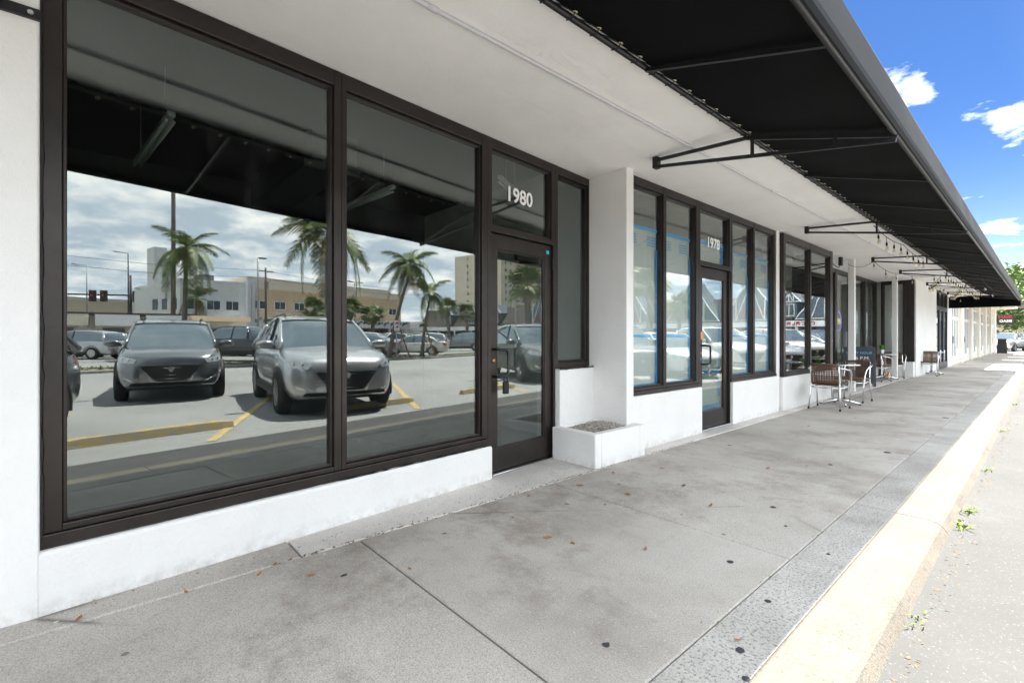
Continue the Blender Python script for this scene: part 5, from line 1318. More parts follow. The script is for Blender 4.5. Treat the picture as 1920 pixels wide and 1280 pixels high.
# the open door of the fourth car: a leaf swung out on its front edge
def door_leaf(car):
    sp = SPEC['suv']; hx, hy = 1.36, -sp['W'] * .99
    d = bpy.data.objects.new('open_door', None)
    m = MB(); a = R(62)
    def D(u, v, w_): return Vector((hx + math.cos(a) * u + math.sin(a) * w_ * -1, hy - math.sin(a) * u - math.cos(a) * w_ * 1, v))
    rows = [(.36, 0.0), (.45, .025), (.7, .05), (.95, .035), (1.08, 0.0)]
    vs = []
    for s_ in (0, 1):
        for (z, bul) in rows:
            for u in (.0, .35, .7, 1.05): vs.append(D(u, z, (bul + .03) if s_ else -.05))
    fs = []
    for s_ in (0, 1):
        o_ = s_ * 20
        fs += [(o_ + j * 4 + i, o_ + j * 4 + i + 1, o_ + (j + 1) * 4 + i + 1, o_ + (j + 1) * 4 + i) for j in range(4) for i in range(3)]
    fs += [(i, i + 1, 20 + i + 1, 20 + i) for i in range(3)] + [(16 + i, 17 + i, 37 + i, 36 + i) for i in range(3)] + [(j * 4, (j + 1) * 4, 20 + (j + 1) * 4, 20 + j * 4) for j in range(4)] + [(j * 4 + 3, (j + 1) * 4 + 3, 23 + (j + 1) * 4, 23 + j * 4) for j in range(4)]
    m.add(vs, fs); o = m.build('open_door', CARPAINT['olive'], None); 
    o.parent = car; CH.setdefault(car.name, []).append(o)
    m = MB(); m.tube([D(.02, 1.08, -.02), D(.45, 1.42, -.06), D(.75, 1.56, -.08), D(1.0, 1.57, -.08), D(1.05, 1.08, -.02)], .02, 6); f_ = m.build('window_frame', 'carblack', o)
    m = MB(); m.add([D(.05, 1.08, -.02), D(.45, 1.41, -.06), D(.75, 1.55, -.08), D(1.0, 1.56, -.08), D(1.04, 1.08, -.02)], [(0, 1, 2, 3, 4)]); m.build('window', 'glass2', o)
    m = MB(); m.bar(D(.8, .93, .075), D(.98, .93, .07), .02, .03); m.build('door_handle', 'chrome', o)
    o['label'] = 'driver door swung wide open'
door_leaf(openc)
# the island side and the far rows of the lot
SEDA = math.atan2(26.2 - 23.1, 21.6 - 25.6)
FAR = [('sedan', 'pearl', (23.1, 21.25), 2.485, 'pearl white saloon parked side-on behind the leaning palms'),
       ('sedan', 'gunmetal', (24.6, 17.9), 2.5, 'dark saloon behind the island, half hidden by the silver car'),
       ('pickup', 'navyblack', (24.0, 9.1), 2.485, 'black pickup truck parked beyond the island'),
       ('suv', 'white', (32.5, 27.0), 1.5, 'white car in the second row beyond the pearl saloon'),
       ('suv', 'black', (32.4, 31.0), 1.6, 'black car in the second row with red tail lights'),
       ('sedan', 'white', (32.0, 34.2), .1, 'white saloon at the right of the second row'),
       ('sedan', 'red', (29.5, 38.0), 1.2, 'red saloon seen through the open car door window'),
       ('suv', 'silver', (38.5, 29.0), 1.55, 'silver car in the third row of the lot'),
       ('suv', 'white', (39.0, 33.5), 1.5, 'white car in the third row of the lot'),
       ('sedan', 'blue', (38.2, 24.5), 1.6, 'blue saloon at the left of the third row'),
       ('sedan', 'white', (33.5, 16.5), 2.4, 'white saloon parked near the cream monument sign'),
       ('suv', 'white', (40.5, 6.0), 2.4, 'white car in front of the low white shop units'),
       ('sedan', 'silver', (39.0, 12.5), 2.4, 'silver saloon in front of the low white shop units'),
       ('sedan', 'white', (29.6, 7.6), 2.485, 'white saloon left of the black pickup beyond the island'),
       ('suv', 'silver', (32.6, 4.6), 2.485, 'silver car second left of the black pickup'),
       ('sedan', 'pearl', (27.6, 14.3), 2.485, 'pearl saloon between the black pickup and the dark saloon'),
       ('suv', 'white', (36.2, 5.6), 2.485, 'white car in the row behind the silver car left of the pickup'),
       ('sedan', 'silver', (34.0, 9.4), 2.485, 'silver saloon in the row behind the black pickup'),
       ('suv', 'white', (31.5, 12.2), 2.485, 'white car right behind the black pickup'),
       ('suv', 'white', (31.0, 22.0), 2.4, 'white car left of the second row behind the dark saloon'),
       ('sedan', 'silver', (33.5, 25.0), 2.5, 'silver saloon behind the pearl white saloon'),
       ('suv', 'white', (28.6, 27.4), 2.5, 'white car to the right of the pearl white saloon'),
       ('suv', 'gunmetal', (26.5, 30.0), 2.45, 'grey car second right of the pearl white saloon'),
       ('sedan', 'white', (24.6, 32.8), 2.5, 'white saloon third right of the pearl white saloon'),
       ('suv', 'silver', (39.5, 22.5), 2.5, 'silver car under the fan palms of the arcade'),
       ('sedan', 'white', (36.0, 20.0), 2.45, 'white saloon under the fan palms of the arcade'),
       ('suv', 'white', (38.5, 9.2), 2.5, 'white car nearest the orange panel of the low units'),
       ('sedan', 'white', (36.5, 15.5), 2.5, 'white saloon right of the monument sign'),
       
       ('suv', 'white', (13.0, 52.0), -1.4, 'white car parked before the gabled shops'),
       ('sedan', 'silver', (18.0, 51.5), -1.6, 'silver saloon parked before the gabled shops'),
       ('suv', 'gunmetal', (23.0, 52.0), -1.5, 'grey car parked before the gabled shops'),
       ('suv', 'white', (28.0, 51.7), -1.6, 'white car at the left of the gabled shops')]
for kd, pt, p, rz, lb in FAR:
    place_car(kd, pt, (*p, ROADZ), rz, lb, 'cars standing in the far rows of the lot')
# two cars in the street at the end of the walk
place_car('sedan', 'white', (-4.9 + 1.2, 66.2, ROADZ - .01), .12, 'white saloon crossing the street at the end of the walk')
place_car('suv', 'silver', (-2.9, 60.2, ROADZ - .01), 1.35, 'silver car half hidden behind the pavement sign')

# wheel stops
def wheel_stop(label, c, ang):
    t = thing('wheel_stop', label, 'wheel stop', (*c, ROADZ), 'yellow concrete wheel stops in the parking row')
    m = MB(); h = .115
    n_ = 9
    def q(i, y, z):
        u = -.9 + 1.8 * i / n_
        return Vector((c[0] + math.cos(ang) * u - math.sin(ang) * y, c[1] + math.sin(ang) * u + math.cos(ang) * y, ROADZ + z))
    vs = []
    for i in range(n_ + 1):
        e = .02 if i in (0, n_) else 0
        chip = -.03 if i == 2 else rnd.uniform(-.004, .002)
        vs += [q(i, -.075, .002), q(i, -.05, h - .015 + chip - e), q(i, -.03, h + chip - e), q(i, .03, h - e), q(i, .05, h - .015 - e), q(i, .075, .002)]
    m.add(vs, [(i * 6 + j, i * 6 + j + 1, (i + 1) * 6 + j + 1, (i + 1) * 6 + j) for i in range(n_) for j in range(5)] + [tuple(range(6)), tuple(n_ * 6 + j for j in range(6))])
    m.build('concrete_bar', 'stopc', t)
    for u in (-.6, .6):
        mm = MB(); mm.lathe([(.014, 0), (.014, h + .006)], (c[0] + math.cos(ang) * u, c[1] + math.sin(ang) * u, ROADZ), 'z', 8); mm.build('rebar_pin', 'plate', t)
for k in range(-1, 12):
    wheel_stop(['left edge car', 'empty near stall', 'silver car at the mullion', 'empty stall', 'open door car', 'white saloon', 'second white car', 'silver saloon', 'pearl car', 'second column car', 'black car', 'last but one car', 'last car'][k + 1].join(('yellow wheel stop in front of the ', '')), (1.42, .90 + PITCH * k + .55), R(92))

# ================================================================ palms and trees
def frond_mesh(L, droop, nl=34, seed=1):
    r_ = random.Random(seed); m = MB(); pts = []
    for i in range(nl + 1):
        u = i / nl; pts.append(Vector((L * (u - .18 * droop * u * u), 0, L * (.42 * u - droop * .95 * u * u))))
    m.tube(pts[::3] + ([pts[-1]] if (nl % 3) else []), [.025 * (1 - .85 * k / max(1, len(pts[::3]))) for k in range(len(pts[::3]) + (1 if nl % 3 else 0))], 4)
    for i in range(4, nl + 1):
        u = i / nl; l_ = L * .30 * (math.sin(math.pi * (u * .86 + .10)) ** .7) + .05
        d = (pts[i] - pts[i - 1]).normalized()
        for s_ in (-1, 1):
            for e in range(2):
                p = pts[i - 1].lerp(pts[i], e * .5)
                ll = l_ * r_.uniform(.75, 1.1)
                q = p + Vector((d.x * ll * .55, s_ * ll * .72, d.z * ll * .5 - ll * r_.uniform(.15, .55)))
                mid = p.lerp(q, .5) + Vector((0, 0, ll * .10)); w_ = d * .022
                m.add([p - w_, p + w_, mid + w_ * .9, mid - w_ * .9, q], [(0, 1, 2, 3), (3, 2, 4)])
    return m.mesh('frond')
FM = [frond_mesh(2.4, d, 34, i) for i, d in enumerate((.55, .85, 1.15, 1.5))]
for f in FM: f.materials.append(MAT['frond'])
FMD = frond_mesh(1.9, 1.9, 24, 9); FMD.materials.append(MAT['frondry'])
def trunk_tube(m, base, top, r0, r1, bulge=1.0, bend=0.0, n=10):
    base, top = Vector(base), Vector(top); pts, rs = [], []
    for i in range(n + 1):
        u = i / n; p = base.lerp(top, u); p += Vector((top.x - base.x, top.y - base.y, 0)) * (bend * (u * u - u))
        pts.append(p); rs.append((r0 + (r1 - r0) * u) * (1 + (bulge - 1) * math.exp(-((u) / .12) ** 2)) * (1 + .03 * (i % 2)))
    m.tube(pts, rs, 12)
def feather_palm(label, base, top, n=17, sc=1.0, wind=0.0, dry=2, r0=.17):
    t = thing('palm_tree', label, 'palm tree', tuple(base), 'feather palms on the parking island')
    m = MB(); trunk_tube(m, base, top, r0, r0 * .55, 1.35, .35); m.build('trunk', 'trunk', t, True)
    m = MB(); tp = Vector(top); m.tube([tp, tp + Vector((0, 0, .45 * sc)), tp + Vector((0, 0, .9 * sc))], [r0 * .55, r0 * .5, r0 * .15], 8); m.build('crownshaft', 'frond', t, True)
    inv = Matrix.Translation(-Vector(t.location))
    for i in range(n + dry):
        el = rnd.random(); a = i * 2.399 + rnd.uniform(-.2, .2)
        me = FMD if i >= n else FM[min(3, int(el * 4))]
        o = link('frond', me, None, t); o.matrix_parent_inverse = inv
        o.location = tp + Vector((0, 0, (.75 - .3 * el) * sc)); o.scale = (sc * rnd.uniform(.85, 1.1),) * 3
        o.rotation_euler = (rnd.uniform(-.25, .25) + wind * math.sin(a), -(.75 - el * 1.15) if i < n else .9, a)
    return t
feather_palm('feather palm standing among the poles left in the reflection', (26.0, 9.6, ROADZ), (26.0, 9.7, 5.7), 22, .92)
feather_palm('largest feather palm, crown touching the reflected awning edge', (17.1, 13.3, 0), (16.65, 13.0, 5.9), 24, 1.15, .2)
feather_palm('leaning palm with a brown skirt beside the pearl saloon', (16.95, 17.2, 0), (16.75, 18.55, 5.1), 19, .82, .3, 3, .13)
feather_palm('shorter leaning palm right of the brown skirted one', (16.95, 19.7, 0), (16.9, 20.35, 3.5), 18, .72, .3, 2, .12)
feather_palm('small feather palm beyond the pale two storey building corner', (46.5, 17.0, ROADZ), (46.5, 17.2, 4.4), 11, .9, 0, 1, .13)
for p0, p1 in (((16.8, 18.6, 0), (16.85, 17.75, 2.1)), ((17.0, 20.9, 0), (16.95, 20.05, 1.9))):
    t = thing('palm_prop', 'wooden prop bracing the %s palm' % ('brown skirted leaning' if p0[1] < 19 else 'shorter leaning'), 'prop', p0)
    m = MB(); m.bar(p0, p1, .08, .05); m.build('timber', 'wood', t); m = MB(); m.lathe([(.16, 0), (.16, .05)], p1, 'z', 10); m.build('collar', 'rubber', t)
def fan_mesh(seed, R_=.85):
    r_ = random.Random(seed); m = MB(); m.tube([(0, 0, 0), (.4, 0, .12), (.75, 0, .12)], [.02, .015, .012], 4)
    for i in range(19):
        a = -1.9 + 3.8 * i / 18; l_ = R_ * r_.uniform(.8, 1.05) * (1 - .12 * abs(a)); dr = r_.uniform(.1, .45)
        p = Vector((.75, 0, .12)); q = p + Vector((math.cos(a) * l_, math.sin(a) * l_, -dr * l_)); mid = p.lerp(q, .55) + Vector((0, 0, .10)); w_ = Vector((-math.sin(a), math.cos(a), 0)) * .045
        m.add([p, mid + w_, q, mid - w_], [(0, 1, 2, 3)])
    return m.mesh('fan_leaf')
FAN = [fan_mesh(i) for i in range(3)]
for f in FAN: f.materials.append(MAT['frond'])
def fan_palm(label, base, h, sc=1.0, n=34, grp='fan palms around the lot'):
    t = thing('fan_palm', label, 'palm tree', tuple(base), grp)
    top = Vector((base[0] + rnd.uniform(-.2, .2), base[1] + rnd.uniform(-.2, .2), base[2] + h))
    m = MB(); trunk_tube(m, base, top, .20 * sc, .17 * sc, 1.15); m.tube([top - Vector((0, 0, .9 * sc)), top - Vector((0, 0, .45 * sc)), top], [.17 * sc, .34 * sc, .24 * sc], 10); m.build('trunk', 'trunk', t, True)
    inv = Matrix.Translation(-Vector(t.location))
    for i in range(n):
        o = link('fan_leaf', FAN[i % 3], None, t); o.matrix_parent_inverse = inv; el = rnd.uniform(-.7, 1.2)
        o.location = top; o.rotation_euler = (rnd.uniform(-.3, .3), -el, i * 2.399); o.scale = (sc * rnd.uniform(.85, 1.15),) * 3
    return t
fan_palm('thick fan palm reflected in the 1980 door', (17.2, 31.6, 0), 5.3, 1.45, 40)
fan_palm('tall fan palm reflected in the first 1978 pane', (16.8, 36.0, 0), 5.4, 1.45, 36)
fan_palm('shorter fan palm reflected in the second 1978 pane', (17.2, 41.5, 0), 3.9, 1.2, 34)
fan_palm('fan palm in front of the left beige shopfront', (46.0, 29.0, ROADZ), 4.3, 1.3, 34)
fan_palm('fan palm in front of the middle beige shopfront', (42.5, 31.5, ROADZ), 4.4, 1.3, 34)
fan_palm('fan palm right of the light pole at the beige shopfront', (41.5, 33.8, ROADZ), 3.8, 1.2, 34)
fan_palm('fan palm behind the shorter leaning palm', (40.0, 45.0, ROADZ), 5.0, 1.2, 34)
fan_palm('fan palm at the right end of the beige building', (38.5, 47.0, ROADZ), 4.5, 1.2, 30)
def leafy_tree(label, base, h, rx, rz, mat='foliage', n=2600, cat='tree', grp=None, leaf=.16, blossom=0.0):
    t = thing('leafy_tree' if h > 2.5 else 'shrub', label, cat, tuple(base), grp)
    b = Vector(base); r_ = random.Random(hash(label) % 1000 if False else sum(map(ord, label)))
    clumps = []
    for i in range(16):
        a = r_.uniform(0, 6.28); q = r_.uniform(.15, .8); clumps.append((b + Vector((math.cos(a) * rx * q, math.sin(a) * rx * q, h - rz + r_.uniform(-.75, .75) * rz)), r_.uniform(.3, .55) * min(rx, rz)))
    m = MB(); tt = b + Vector((0, 0, max(.2, h - rz * 1.2)))
    m.tube([b, b.lerp(tt, .5) + Vector((.06, .05, 0)), tt], [.05 * h ** .8, .04 * h ** .8, .03 * h ** .8], 8)
    for c, _ in clumps[:9]: m.tube([tt, tt.lerp(c, .5) + Vector((0, 0, .1)), c], [.02 * h ** .8, .012 * h ** .8, .006 * h ** .8], 5)
    m.build('trunk', 'bark', t, True)
    m = MB(); m2 = MB()
    for i in range(n):
        c, cr = clumps[r_.randrange(16)]
        d = Vector((r_.gauss(0, 1), r_.gauss(0, 1), r_.gauss(0, .8))).normalized() * cr * r_.uniform(.45, 1.05); p = c + d
        x = Vector((r_.uniform(-1, 1), r_.uniform(-1, 1), r_.uniform(-.5, .5))).normalized(); y = x.cross(Vector((r_.uniform(-1, 1), r_.uniform(-1, 1), 1))).normalized(); s_ = leaf * r_.uniform(.6, 1.3)
        (m2 if r_.random() < blossom else m).add([p - x * s_, p + y * s_ * .45, p + x * s_, p - y * s_ * .45], [(0, 1, 2, 3)])
    m.build('crown', mat, t)
    if blossom: m2.build('blossom', 'foliageyel', t)
    return t
leafy_tree('tall green street tree above the awning edge, far right', (-.2, 72, -.13), 9.5, 4.5, 3.2, n=5000, leaf=.26, grp='street trees past the walk')
leafy_tree('yellow flowering street tree at the far right edge', (1.8, 66, -.13), 7.6, 3.0, 2.4, n=4200, leaf=.2, blossom=.45, grp='street trees past the walk')
leafy_tree('broad green tree behind the hanging shop sign', (-5.5, 86, -.13), 10.0, 6, 3.8, n=5500, leaf=.3, grp='street trees past the walk')
leafy_tree('dense green tree at the end of the street', (-1.5, 104, -.13), 12, 7, 5, n=5000, leaf=.4, grp='street trees past the walk')
leafy_tree('low green hedge bush beside the crossing street', (-4.2, 74, -.13), 2.2, 2.6, .9, n=1800, leaf=.13, cat='bush', grp='bushes past the walk')
leafy_tree('yellow flowering bush behind the pavement sign', (-3.6, 78.5, -.13), 2.0, 2.0, .8, n=1500, leaf=.12, cat='bush', grp='bushes past the walk', blossom=.6)
leafy_tree('green bush at the right end of the crossing street', (-.5, 79, -.13), 2.4, 2.6, 1.0, n=1800, leaf=.13, cat='bush', grp='bushes past the walk')
for i, (x, y, h) in enumerate(((-12, 112, 11), (6, 118, 12), (14, 108, 10))):
    leafy_tree(['leftmost', 'middle', 'rightmost'][i] + ' distant green tree closing the street view', (x, y, -.13), h, 6.5, 4.8, n=3200, leaf=.45, grp='distant street trees')
t = thing('far_house', 'pale low house seen under the trees at the street end', 'building', (-6, 95, 0))
m = MB(); m.box(-16, 6, 95, 104, -.2, 3.0); m.build('wall', 'bcream', t)
m = MB(); m.prism([(-17, 94), (7, 94), (7, 105), (-17, 105)], 3.0, 3.3); m.build('roof', 'shingle', t)
for k in range(5):
    m = MB(); m.box(-14 + 4 * k, -12.4 + 4 * k, 94.94, 95.02, .9, 2.2); m.build('window', 'winglass', t)

# ================================================================ buildings across the lot
def wall_window(parent, face, a0, a1, z0, z1, x, split=True, mat='winglass', frame='trim'):
    """a window on a wall facing -X (face='x') or -Y (face='y'), x is the wall plane"""
    fr = (lambda a, n, z: Vector((x - n, a, z))) if face == 'x' else (lambda a, n, z: Vector((a, x - n, z)))
    m = MB(); w_ = .07
    m.box(a0, a1, -.02, .05, z0, z0 + w_, fr); m.box(a0, a1, -.02, .05, z1 - w_, z1, fr); m.box(a0, a0 + w_, -.02, .048, z0 + w_, z1 - w_, fr); m.box(a1 - w_, a1, -.02, .048, z0 + w_, z1 - w_, fr)
    if split: m.box((a0 + a1) / 2 - .03, (a0 + a1) / 2 + .03, -.02, .046, z0 + w_, z1 - w_, fr)
    w = m.build('window', frame, parent)
    m = MB(); m.box(a0 + .02, a1 - .02, -.02, .012, z0 + .02, z1 - .02, fr); m.build('pane', mat, w)
    return w
# two storey white and beige building
XB = 65.0
t = thing('corner_building', 'white two storey building with a stair tower left of the beige block', 'building', (XB, 24, 0))
m = MB(); m.box(XB, XB + 18, 21.6, 29.4, -.2, 8.4); m.build('wall', 'bwhite', t)
m = MB(); m.prism([(XB, 21.58), (XB + 6.2, 19.9), (XB + 18, 21.0), (XB + 18, 21.58)], -.2, 8.0); m.build('angled_wall', 'bwhite', t)
m = MB(); m.box(XB - .35, XB + 18, 21.3, 29.4, 8.4, 8.75); m.build('parapet', 'bwhite', t)
m = MB(); m.box(XB + 6, XB + 9, 20.5, 21.9, 8.0, 13.3); m.build('stair_tower', 'bwhite', t)
for a in (22.3, 24.6, 26.9):
    wall_window(t, 'x', a, a + 1.7, 4.9, 6.2, XB)
for k in range(3):
    for z in (1.2, 4.9):
        p0 = Vector((XB, 21.58, 0)).lerp(Vector((XB + 6.2, 19.9, 0)), .10 + .3 * k); p1 = Vector((XB, 21.58, 0)).lerp(Vector((XB + 6.2, 19.9, 0)), .26 + .3 * k)
        nrm = Vector((-1.68, -6.2, 0)).normalized() * .05
        m = MB(); m.add([p0 + nrm + Vector((0, 0, z)), p1 + nrm + Vector((0, 0, z)), p1 + nrm + Vector((0, 0, z + 1.4)), p0 + nrm + Vector((0, 0, z + 1.4)), p0 - nrm + Vector((0, 0, z)), p1 - nrm + Vector((0, 0, z)), p1 - nrm + Vector((0, 0, z + 1.4)), p0 - nrm + Vector((0, 0, z + 1.4))], [(0, 1, 2, 3), (4, 7, 6, 5), (0, 4, 5, 1), (3, 2, 6, 7), (0, 3, 7, 4), (1, 5, 6, 2)]); m.build('window', 'winglass', t)
for a in (22.3, 25.5): wall_window(t, 'x', a, a + 1.9, 1.0, 2.7, XB)
t = thing('beige_block', 'long beige two storey block with leaf patterned shop fascia', 'building', (XB, 42, 0))
m = MB(); m.box(XB + .3, XB + 20, 29.45, 57.5, -.2, 8.2); m.build('wall', 'beige', t)
m = MB(); m.box(XB - .1, XB + 20, 29.45, 57.6, 8.2, 9.2); m.build('parapet', 'bcream', t)
m = MB(); m.box(XB - .4, XB + 20, 29.45, 54.0, 9.2, 9.7); m.build('upper_parapet', 'bcream', t)
for i in range(9): wall_window(t, 'x', 30.6 + 3.0 * i, 32.3 + 3.0 * i, 5.3, 6.5, XB + .3)
text('wall_letters', 'GATEWAY', 1.15, 'bcream', (XB + .2, 36.6, 4.15), (0, -1, 0), (0, 0, 1), t, .06, .01)
t = thing('arcade', 'white shop arcade with green leaf pattern on its fascia', 'arcade', (XB - 3, 42, 0))
m = MB(); m.box(XB - 3.4, XB + .28, 26, 56.5, 2.75, 2.95); m.build('canopy_roof', 'trim', t)
m = MB(); m.box(XB - 3.5, XB - 3.25, 26, 56.5, 2.95, 3.95); fa = m.build('fascia', 'trim', t)
lm = MB()
for i in range(9): lm.tube([(0, -.5 + .11 * i, -.28 + .05 * i), (0, -.42 + .11 * i, .05 + .04 * i), (0, -.25 + .11 * i, .30 - .06 * i)], [.035, .06, .01], 4)
lmm = lm.mesh('painted_leaf'); lmm.materials.append(MAT['leafgreen'])
for i in range(22):
    if 5 <= i <= 8: continue
    o = link('painted_leaf', lmm, None, fa); o.location = (XB - 3.51, 26.8 + 1.36 * i, 3.45); o.rotation_euler = (rnd.uniform(-.5, .5), 0, 0); o.scale = (.25, 1.15, 1.25)
text('sign_letters', 'TEMCO CAFE', .62, 'red', (XB - 3.53, 35.7, 3.25), (0, -1, 0), (0, 0, 1), t, .03, .01)
for i in range(9):
    m = MB(); m.box(XB - 3.2, XB - 2.9, 26.2 + 3.7 * i, 26.5 + 3.7 * i, -.1, 2.75); m.build('post', 'trim', t)
for i in range(8):
    m = MB(); m.box(XB - .6, XB + .1, 26.7 + 3.7 * i, 29.7 + 3.7 * i, .3, 2.5); m.build('shopfront', 'winglass', t)
t = thing('bank_pavilion', 'low white flat roofed shop right of the arcade', 'building', (60, 60, 0))
m = MB(); m.box(60, 70, 57.8, 68, -.2, 2.6); m.build('wall', 'bwhite', t)
m = MB(); m.box(59, 70, 57.7, 68.2, 2.6, 4.0); m.build('fascia', 'trim', t)
for k in range(3):
    m = MB(); m.box(59.9, 60.05, 58.4 + 3 * k, 60.9 + 3 * k, .3, 2.3); m.build('shopfront', 'winglass', t)
t = thing('roof_unit', 'grey air conditioning unit on the white corner building roof', 'air unit', (XB + 3, 25, 8.75))
m = MB(); m.box(XB + 2, XB + 4, 24.4, 26.2, 8.76, 9.7); m.build('casing', 'plate', t, bevel=.05)
m = MB(); m.lathe([(.5, 9.7), (.5, 9.85)], (XB + 3, 25.3, 0), 'z', 12); m.build('fan_cowl', 'darkpole', t)
t = thing('utility_pole', 'wooden utility pole with crossarm and transformer before the beige block', 'utility pole', (52, 26.2, -.1))
m = MB(); m.tube([(52, 26.2, -.2), (52, 26.2, 9.4)], [.16, .11], 8); m.build('pole', 'bark', t, True)
m = MB(); m.bar((52, 25.2, 9.0), (52, 27.2, 9.0), .1, .12); m.build('crossarm', 'bark', t)
m = MB(); m.lathe([(.25, 6.9), (.25, 7.8)], (52.3, 26.4, 0), 'z', 10); m.build('transformer', 'plate', t)
for dz in (9.05, 8.2):
    m = MB(); m.tube([(52, 26.2 + 6 * i, dz - .6 * math.sin(math.pi * i / 5)) for i in range(6)], .02, 4); m.build('wire', 'darkpole', t)
    m = MB(); m.tube([(52, 26.2 - 6 * i, dz - .6 * math.sin(math.pi * i / 5)) for i in range(6)], .02, 4); m.build('wire', 'darkpole', t)
# apartment tower
t = thing('apartment_tower', 'tall cream apartment tower with balconies behind the shops', 'building', (125, 165, 0))
TX, TY = 120.0, 150.0
m = MB(); m.box(TX, TX + 22, TY, TY + 62, -.2, 36.5); m.build('wall', 'bcream', t)
m = MB(); m.box(TX - 4, TX, TY, TY + 9, -.2, 38.5); m.build('stair_tower', 'bcream', t)
m = MB(); m.box(TX - 3.5, TX, TY + 38, TY + 47, -.2, 37.5); m.build('stair_tower', 'bcream', t)
for fl in range(12):
    z0 = 1.2 + 3.0 * fl
    for k in range(3): wall_window(t, 'y', TX - 3.2 + 1.0 + 7 * k * .9 + (3.6 if k else 0), TX - 1.2 + 7 * k * .9 + (3.6 if k else 0), z0, z0 + 1.4, TY, False)
    for a in (TY + 2.5, TY + 40.5): wall_window(t, 'x', a, a + 1.3, z0, z0 + 1.4, TX - 4 if a < TY + 9 else TX - 3.5, False); wall_window(t, 'x', a + 3.2, a + 4.5, z0, z0 + 1.4, TX - 4 if a < TY + 9 else TX - 3.5, False)
    for (a, b) in ((TY + 10, TY + 37), (TY + 48, TY + 61)):
        m = MB(); m.box(TX - 1.6, TX, a, b, z0 - .75, z0 - .5); m.box(TX - 1.6, TX - 1.45, a, b, z0 - .5, z0 + .35); m.build('balcony', 'bcream', t)
        k = a + 1
        while k < b - 2.5:
            wall_window(t, 'x', k, k + 2.4, z0 - .4, z0 + 1.7, TX); k += 4.4
# gabled shops at the head of the lot
t = thing('gabled_shops', 'brown shingled shop wing with blue grey truss gables and red lettering', 'building', (25, 58, 0))
YG = 57.5
m = MB(); m.box(4, 60, YG + 3, YG + 14, -.2, 2.9); m.build('wall', 'greyblue', t)
m = MB(); m.prof([(0, 2.9), (-.3, 3.0), (2.2, 6.0), (12, 6.0), (12, 2.9)], 4, 60, lambda a, n, z: Vector((a, YG + n, z))); m.build('mansard_roof', 'shingle', t)
m = MB(); m.box(4, 60, YG - .35, YG + .05, 2.35, 3.0); m.build('fascia', 'trim', t)
for i in range(15):
    m = MB(); m.box(4.3 + 3.9 * i, 4.55 + 3.9 * i, YG - .2, YG, -.1, 2.35); m.build('post', 'trim', t)
for i in range(14):
    m = MB(); m.box(4.9 + 3.9 * i, 7.7 + 3.9 * i, YG + 2.9, YG + 3.05, .3, 2.3); m.build('shopfront', 'winglass', t)
def gable(cx, w_, zb_, zt):
    m = MB(); vs = [(cx - w_, YG - .5, zb_), (cx + w_, YG - .5, zb_), (cx, YG - .5, zt), (cx - w_, YG + 3, zb_), (cx + w_, YG + 3, zb_), (cx, YG + 3, zt)]
    m.add(vs, [(0, 1, 2), (3, 5, 4), (0, 2, 5, 3), (1, 4, 5, 2), (0, 3, 4, 1)]); g_ = m.build('gable', 'greyblue', t)
    yv = YG - .56; m = MB()
    for p, q in (((cx - w_ - .1, zb_), (cx, zt + .1)), ((cx + w_ + .1, zb_), (cx, zt + .1)), ((cx, zb_), (cx, zt)), ((cx - w_ * .5, zb_), (cx, zt - .4)), ((cx + w_ * .5, zb_), (cx, zt - .4)), ((cx - w_, zb_ + .08), (cx + w_, zb_ + .08)), ((cx - w_ * .5, zb_), (cx - w_ * .5, zb_ + (zt - zb_) * .5)), ((cx + w_ * .5, zb_), (cx + w_ * .5, zb_ + (zt - zb_) * .5))):
        m.bar((p[0], yv, p[1]), (q[0], yv, q[1]), .16, .08)
    m.build('truss', 'trim', g_)
    return g_
for cx, w_, zb_, zt in ((24, 3.4, 3.1, 8.2), (16.8, 3.2, 3.1, 8.0), (9.5, 2.6, 3.1, 7.0), (33, 3.2, 3.1, 7.8)): gable(cx, w_, zb_, zt)
for cx in (12.9, 42, 47, 52.5):
    gable(cx, 1.1, 5.0, 6.4)
    m = MB(); m.box(cx - .8, cx + .8, YG - .45, YG + 1.5, 3.3, 5.0); d_ = m.build('dormer', 'greyblue', t); wall_window(t, 'y', cx - .6, cx + .6, 3.5, 4.85, YG - .45)
for (cx, n_, z) in ((25.5, 7, 3.6), (16.5, 8, 3.6), (33, 6, 3.6), (12.5, 9, 2.5), (8, 6, 2.5)):   # lettering too far off to read: separate red letter blocks
    if z < 3:
        m = MB(); m.box(cx - 2.2, cx + 2.2, YG - .42, YG - .36, 2.38, 2.98); m.build('sign_panel', 'pot', t)
    for i in range(n_):
        m = MB(); x0 = cx + .46 * (i - n_ / 2); yv = YG - (.62 if z > 3 else .46); hh = .62 if z > 3 else .36
        m.box(x0, x0 + .09, yv, yv + .05, z, z + hh)
        if i % 3 != 1: m.box(x0 + .09, x0 + .34, yv, yv + .049, z + hh - .11, z + hh)
        if i % 2: m.box(x0 + .25, x0 + .34, yv, yv + .05, z, z + hh - .11)
        m.box(x0 + .09, x0 + .25, yv, yv + .048, z + (hh * .4 if i % 2 else 0), z + (hh * .4 if i % 2 else 0) + .1)
        m.build('sign_letter', 'red', t)
